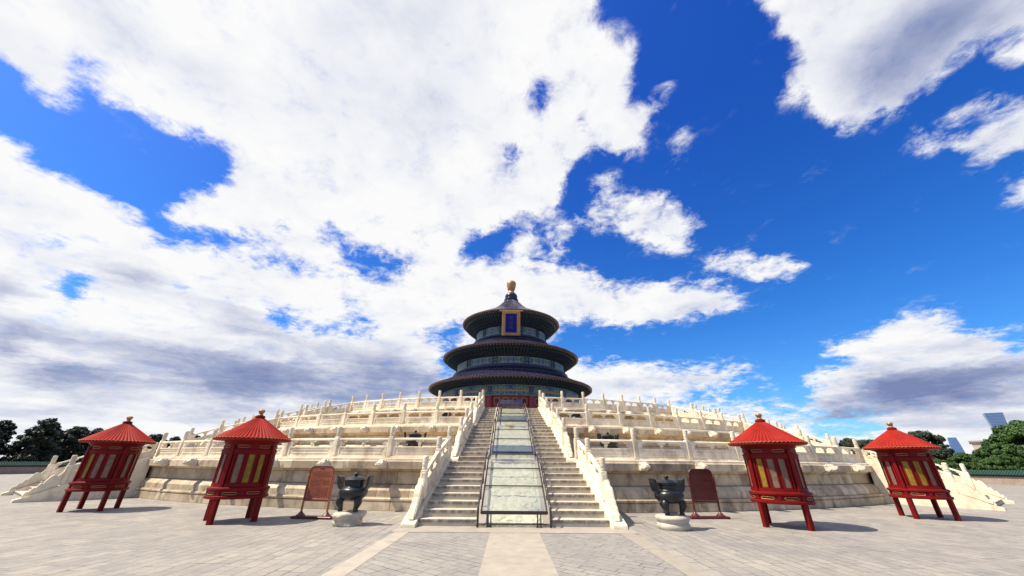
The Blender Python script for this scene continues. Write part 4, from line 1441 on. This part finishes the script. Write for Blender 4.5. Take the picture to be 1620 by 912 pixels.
# ------------------------------------------------------------------ bronze censers
def make_censer(label, loc, rot, stone):
    root = thing('bronze_censer', label, 'censer', loc, rot, 'black bronze tripod censers')
    b = MB()
    b.lathe([(0, .66), (.20, .655), (.33, .70), (.41, .78), (.435, .87), (.42, .95), (.36, 1.0), (.30, 1.02), (.285, 1.06), (.30, 1.08), (.31, 1.12), (.295, 1.14), (.30, 1.16), (.335, 1.175), (.335, 1.20), (.27, 1.205)], 40, cap=False)
    b.build('vessel', M_BRONZE, root, ang=60)
    l = MB()
    l.lathe([(.31, 1.20), (.315, 1.225), (.29, 1.24), (.25, 1.275), (.16, 1.31), (.08, 1.325), (.045, 1.33), (.04, 1.345), (.065, 1.36), (.075, 1.385), (.06, 1.41), (.025, 1.425), (0, 1.43)], 32, cap=False)
    lid = l.build('lid', M_BRONZE, root, ang=60)
    for s in (-1, 1):
        pts = [(s * .33, .98), (s * .43, 1.02), (s * .45, 1.12), (s * .44, 1.22), (s * .47, 1.30), (s * .55, 1.345)]
        out_ = [(s * .55, 1.345), (s * .56, 1.31), (s * .545, 1.22), (s * .53, 1.10), (s * .48, 1.0), (s * .40, .94)]
        poly = pts + out_
        if s < 0:
            poly = poly[::-1]
        m = MB()
        m.prism(poly, -.13, .13, 'y')
        m.build('ear', M_BRONZE, root, ang=40)
    for i in range(3):
        a = R_(60 + 120 * i)
        ca, sa = math.sin(a), -math.cos(a)
        pts = [(.26, .74), (.34, .68), (.355, .60), (.32, .52), (.29, .45), (.285, .41), (.30, .385), (.30, .362)]
        rad = [.09, .12, .115, .085, .062, .066, .078, .07]
        MB().tube([(r * ca, r * sa, z) for r, z in pts], rad, 12).build('leg', M_BRONZE, root, ang=60)
    m = MB()
    rs = random.Random(stone)
    ph = [rs.uniform(0, 6) for _ in range(4)]
    if stone == 1:
        f = lambda a, z: 1 + .10 * math.sin(2 * a + ph[0] + z * 5) + .06 * math.sin(3 * a + ph[1] - z * 9) + .035 * math.sin(7 * a + ph[2] + z * 20)
        m.lathe([(.50, -.03), (.53, .03), (.52, .10), (.475, .14), (.50, .19), (.545, .25), (.53, .31), (.48, .345), (.3, .365), (0, .365)], 40, rfun=f, cap=False)
        m.v = [(x * .88, y * .88, z) for x, y, z in m.v]
        m.build('rough_stone_base', M_ROCK, root, ang=60)
    else:
        f = lambda a, z: 1 + .03 * math.sin(2 * a + ph[0]) + .015 * math.sin(3 * a + z * 8)
        m.lathe([(.47, -.02), (.50, .02), (.53, .08), (.51, .14), (.475, .17), (.50, .21), (.545, .27), (.54, .32), (.49, .355), (.35, .37), (0, .37)], 40, rfun=f, cap=False)
        m.v = [(x * .88, y * .88, z) for x, y, z in m.v]
        m.build('round_stone_base', M_PALESTONE, root, ang=60)
    return root


make_censer('black bronze censer on a rough rock beside the sunlit-toned notice board', (-4.88, 13.2, 0), R_(-8), 1)
make_censer('black bronze censer on a smooth pale stone beside the shade-toned notice board', (4.98, 12.85, 0), R_(14), 2)
CN = [(-4.74, 19.95, 1.80, 'black bronze censer behind the lowest balustrade, left of the central stairway'),
      (5.08, 19.95, 1.80, 'black bronze censer behind the lowest balustrade, right of the central stairway'),
      (-4.6, 26.9, 3.70, 'black bronze censer behind the middle balustrade, left of the central stairway'),
      (4.72, 26.9, 3.70, 'black bronze censer behind the middle balustrade, right of the central stairway'),
      (-3.6, 32.6, 5.45, 'black bronze censer on the topmost terrace, left of the hall doors'),
      (3.8, 32.6, 5.45, 'black bronze censer on the topmost terrace, right of the hall doors'),
      (AX - 23.6 * math.sin(R_(50)), D - 23.6 * math.cos(R_(50)), 5.45, 'black bronze censer against the sky above the left side stairway'),
      (AX + 23.6 * math.sin(R_(50)), D - 23.6 * math.cos(R_(50)), 5.45, 'black bronze censer against the sky above the right side stairway')]
for i, (x, y, z, lb) in enumerate(CN):
    make_censer(lb, (x, y, z), R_(random.uniform(-15, 15)), 2)


# ------------------------------------------------------------------ notice boards
def make_board(label, a, b, wood, ink, lean):
    a, b = Vector(a), Vector(b)
    mid = (a + b) / 2
    rz = math.atan2(b.y - a.y, b.x - a.x)
    root = thing('notice_board', label, 'notice board', (mid.x, mid.y, 0), rz, 'wooden notice boards on stands')
    w = (b - a).length / 2
    MB().box(-w, w, -.16, .16, .0, .075, .012).build('plinth', M_DARKWOOD, root)
    pw = .47
    for s in (-1, 1):
        m = MB()
        m.lathe([(.15, .075), (.145, .10), (.08, .15), (.05, .19), (.035, .21)], 20, M=Matrix.Translation((s * pw, 0, 0)), cap=False)
        m.build('foot', M_DARKWOOD, root)
        MB().box(s * pw - .028, s * pw + .028, -.028, .028, .19, 1.32, .008).build('leg', wood, root)
    MB().box(-pw + .028, pw - .028, -.02, .02, .505, .55).build('rail', wood, root)
    hw_ = .445
    prof = [(-hw_, .57), (hw_, .57), (hw_, 1.40)]
    for i in range(9):
        an = PI / 2 * i / 8
        prof.append((hw_ - .17 + .17 * math.cos(an), 1.42 + .17 * math.sin(an)))
    for i in range(9):
        an = PI / 2 + PI / 2 * i / 8
        prof.append((-hw_ + .17 + .17 * math.cos(an), 1.42 + .17 * math.sin(an)))
    pn = MB().prism(prof, -.02, .02, 'y').build('panel', wood, root)
    m = MB()
    m.tube([(x * 1.0, -.018, z) for x, z in prof] + [(-hw_, -.018, .57)], .016, 6)
    m.build('panel_rim', M_DARKWOOD if ink else wood, pn)
    inst(text_mesh('祈年殿', .058, M_INK, 'title', .002), 'title', pn, (0, -.0225, 1.50), (PI / 2, 0, 0))
    m = MB()
    rs = random.Random(11)
    z = 1.41
    for row in range(24):
        if row in (7, 14):
            z -= .02
        x = -.36
        stop = .36 if row not in (6, 13, 23) else .1
        while x < stop:
            q = rs.uniform(.010, .024)
            if rs.random() > .14:
                m.box(x, x + q, -.0225, -.019, z, z + rs.uniform(.011, .016))
            x += q + .008
        z -= .033
    m.build('lettering', M_INK, pn)['kind'] = 'stuff'
    return root


make_board('orange-brown wooden notice board with rows of writing, sunlight put into its colour', (-7.28, 14.58), (-5.86, 14.38), M_SUNWOOD, True, 0)
make_board('dark maroon wooden notice board, shade put into its colour', (6.5, 15.25), (7.95, 15.33), M_DARKWOOD, False, 0)


# ------------------------------------------------------------------ courtyard walls
def yard_wall(label, x, y0, y1, h):
    root = thing('courtyard_wall', label, 'wall', (x, (y0 + y1) / 2, 0), 0)
    L = (y1 - y0) / 2
    MB().box(-.4, .4, -L, L, -.02, h - .62).build('wall', M_WALLSTONE, root)
    MB().box(-.52, .52, -L, L, h - .62, h - .48).build('dark_eave_strip', M_DARK, root)  # near-black strip drawn for the dark line under the eaves
    m = MB()
    m.prism([(-.62, h - .48), (.62, h - .48), (.62, h - .44), (.08, h - .03), (.06, h + .02), (-.06, h + .02), (-.08, h - .03), (-.62, h - .44)], -L, L, 'y')
    n = int(2 * L / .28)
    for i in range(n):
        y = -L + (i + .5) * 2 * L / n
        for s in (-1, 1):
            m.tube([(s * .64, y, h - .43), (s * .08, y, h)], .055, 6)
    m.build('tiled_coping', M_GREENTILE, root)
    return root


yard_wall('low courtyard wall with green tiled coping on the left, dark in shade', -67.0, 15, 130, 1.50)
yard_wall('low courtyard wall with green tiled coping on the right, in sunlight', 58.3, 12, 130, 1.50)


# ------------------------------------------------------------------ trees
def crown_mesh(name, lobes, mat, leaf, per, seed, flat=1.0):
    rs = random.Random(seed)
    vs, fs = [], []
    for cx, cy, cz, r in lobes:
        n = int(per * r * r)
        for _ in range(n):
            while True:
                p = Vector((rs.uniform(-1, 1), rs.uniform(-1, 1), rs.uniform(-1, 1)))
                if .1 < p.length < 1:
                    break
            p = p.normalized() * (p.length ** .5) * rs.uniform(.8, 1.25)
            q = Vector((cx, cy, cz)) + Vector((p.x * r, p.y * r, p.z * r * flat))
            nrm = (p + Vector((rs.uniform(-1.1, 1.1), rs.uniform(-1.1, 1.1), rs.uniform(-.6, 1.2)))).normalized()
            t1 = nrm.orthogonal().normalized()
            t1 = (Matrix.Rotation(rs.uniform(0, 6.28), 3, nrm) @ t1)
            t2 = nrm.cross(t1)
            s = leaf * rs.uniform(.6, 1.3)
            o = len(vs)
            vs += [tuple(q + t1 * s), tuple(q + t2 * s * .55), tuple(q - t1 * s), tuple(q - t2 * s * .55)]
            fs.append((o, o + 1, o + 2, o + 3))
    me = bpy.data.meshes.new(name)
    me.from_pydata(vs, [], fs)
    me.materials.append(mat)
    me.update()
    return me


def trunk_mesh(h, r, seed, lobes):
    rs = random.Random(seed)
    m = MB()
    pts = [(rs.uniform(-.1, .1) * i, rs.uniform(-.1, .1) * i, h * i / 4) for i in range(5)]
    m.tube(pts, [r * (1 - .14 * i) for i in range(5)], 8)
    for cx, cy, cz, lr in lobes[::3]:
        m.tube([pts[2 + rs.randrange(2)], (cx * .5, cy * .5, cz * .6 + h * .25), (cx, cy, cz)], [r * .4, r * .25, r * .08], 6)
    return m.mesh('trunk', M_BARK)


def lobes_cypress(seed, h):
    rs = random.Random(seed)
    L = []
    for i in range(110):
        t = rs.random() ** 1.1
        w = (2.9 * (1 - t) ** .55 + .3)
        a = rs.uniform(0, 6.28)
        L.append((w * math.cos(a) * rs.uniform(.4, 1), w * math.sin(a) * rs.uniform(.4, 1), h * (.10 + .84 * t), rs.uniform(.22, .75)))
    L.append((0, 0, h * .96, .6))
    return L


def lobes_broad(seed, h, w):
    rs = random.Random(seed)
    L = []
    for i in range(170):
        a = rs.uniform(0, 6.28)
        e = rs.uniform(-.75, 1)
        rr = math.sqrt(max(0, 1 - max(0, e) ** 2)) * rs.uniform(.55, 1)
        L.append((w * rr * math.cos(a), w * rr * math.sin(a), h * (.58 + .36 * e), rs.choice((.08, .11, .15, .2)) * w * rs.uniform(.8, 1.2)))
    return L


PROTO = {}
for k in range(3):
    L = lobes_cypress(20 + k, 7.6)
    PROTO['c', k] = (crown_mesh('crown', L, M_CYPRESS, .20, 330, 30 + k, .55), trunk_mesh(6.5, .28, 40 + k, L))
for k in range(3):
    L = lobes_broad(50 + k, 7.8, 3.9)
    PROTO['b', k] = (crown_mesh('crown', L, M_BROAD, .17, 800, 60 + k, .75), trunk_mesh(5.0, .35, 70 + k, L))
for k in range(2):
    L = lobes_broad(80 + k, 8.6, 3.4)
    PROTO['d', k] = (crown_mesh('crown', L, M_DULL, .17, 640, 90 + k, .8), trunk_mesh(5.6, .3, 95 + k, L))


def tree(kind, k, x, y, sc, label, group, name):
    cr, tk = PROTO[kind, k]
    root = thing(name, label, 'tree', (x, y, 0), random.uniform(0, 6.28), group)
    root.scale = (sc, sc, sc * random.uniform(.95, 1.05))
    inst(tk, 'trunk', root)
    inst(cr, 'crown', root)


LT = 'dark cypress in the dense row beyond the left courtyard wall'
rt_ = random.Random(17)
row = []
y_ = 22.0
while y_ < 104:
    row.append((-74 - rt_.uniform(0, 4), y_, rt_.uniform(.76, .90) + (.10 if 62 < y_ < 84 else 0)))
    row.append((-81 - rt_.uniform(0, 6), y_ + rt_.uniform(1, 3), rt_.uniform(.86, .98) + (.10 if 62 < y_ < 84 else 0)))
    y_ += rt_.uniform(3.0, 4.2)
for i, (x, y, s) in enumerate(row):
    tree('c', i % 3, x, y, s, LT, 'dark cypresses beyond the left wall', 'cypress_tree')
row = [(-86, 108, 1.15), (-76, 118, 1.2), (-66, 122, 1.12), (-58, 130, 1.15)]
for i, (x, y, s) in enumerate(row):
    tree('c', (i + 1) % 3, x, y, s, 'dark cypress showing its top beyond the far end of the left courtyard wall', 'far cypresses behind the terraces', 'cypress_tree')
RT = 'bright green broadleaf tree in the rounded clump beyond the right courtyard wall'
row = [(70, 52, .93), (75, 56, .98), (69, 46, .90), (77, 49, .97), (72, 40, .93), (78, 42, .98), (70, 34, .93), (76, 33, .97), (66, 53, .62), (65.5, 57, .46), (72, 27, .97), (80, 60, .74), (63.5, 52, .40), (64, 59.5, .40)]
for i, (x, y, s) in enumerate(row):
    tree('b', i % 3, x, y, s, RT, 'green trees beyond the right wall', 'broadleaf_tree')
tree('d', 0, 75, 70.8, .93, 'single dull-leaved tree between the rightmost pavilion and the green clump', None, 'broadleaf_tree')
tree('d', 1, 70, 65, .56, 'short dull-leaved tree just behind the rightmost pavilion', None, 'broadleaf_tree')
row = [(77, 84, .86), (82, 94, .92), (79, 102, .98), (84, 112, 1.08), (88, 120, 1.12), (92, 128, 1.2), (80, 118, 1.1), (98, 138, 1.25), (86, 132, 1.15)]
for i, (x, y, s) in enumerate(row):
    tree('d', i % 2, x, y, s, 'dull-leaved tree showing over the right end of the terrace railings', 'far trees behind the right of the terraces', 'broadleaf_tree')


# ------------------------------------------------------------------ distant towers
def tower(label, x, y, h, w0, w1, rz, top):
    root = thing('glass_tower', label, 'tower', (x, y, 0), rz)
    m = MB()
    prof = []
    n = 14
    vs, fs = [], []
    for i in range(n + 1):
        t_ = i / n
        w = w0 + (w1 - w0) * (t_ ** 2.2)
        for sx, sy in ((-1, -1), (1, -1), (1, 1), (-1, 1)):
            zt = h * t_ + (top * (sx * .25) if i == n else 0)
            vs.append((sx * w, sy * w, zt))
    for i in range(n):
        for j in range(4):
            j2 = (j + 1) % 4
            fs.append((i * 4 + j, i * 4 + j2, i * 4 + 4 + j2, i * 4 + 4 + j))
    fs.append((n * 4, n * 4 + 1, n * 4 + 2, n * 4 + 3))
    m.add(vs, fs)
    m.build('shaft', M_TOWER, root)
    m = MB()
    for i in range(1, 20):
        t_ = i / 20
        w = (w0 + (w1 - w0) * (t_ ** 2.2)) + .4
        m.box(-w, w, -w, w, h * t_, h * t_ + h * .004)
    m.build('floor_band', simple('tower_band', (0.16, 0.23, 0.38), .4, 0, 0, 1, 0), root)
    return root


tower('tall slim glass tower with a flared top, far off above the green trees', 3218, 2510, 333, 27, 40, R_(45), 4)
tower('shorter grey-blue tower with a sloping side, far off between the trees', 1712, 1500, 108, 17, 11, R_(45), 0)
bl = thing('distant_building', 'low beige flat-roofed building far off between the trees', 'building', (205, 165, 0), R_(40))
MB().box(-9, 9, -6, 6, 0, 11.5).build('wall', simple('beige_render', (0.45, 0.36, 0.28), .8), bl)
MB().box(-9.6, 9.6, -6.6, 6.6, 11.5, 12.1).build('roof', M_WALLSTONE, bl)
m = MB()
for i in range(5):
    for zf in (2.0, 5.2, 8.4):
        m.box(-7.6 + i * 3.3, -5.9 + i * 3.3, -6.05, -5.9, zf, zf + 1.6)
m.build('window_row', M_DARK, bl)
bpy.context.view_layer.update()
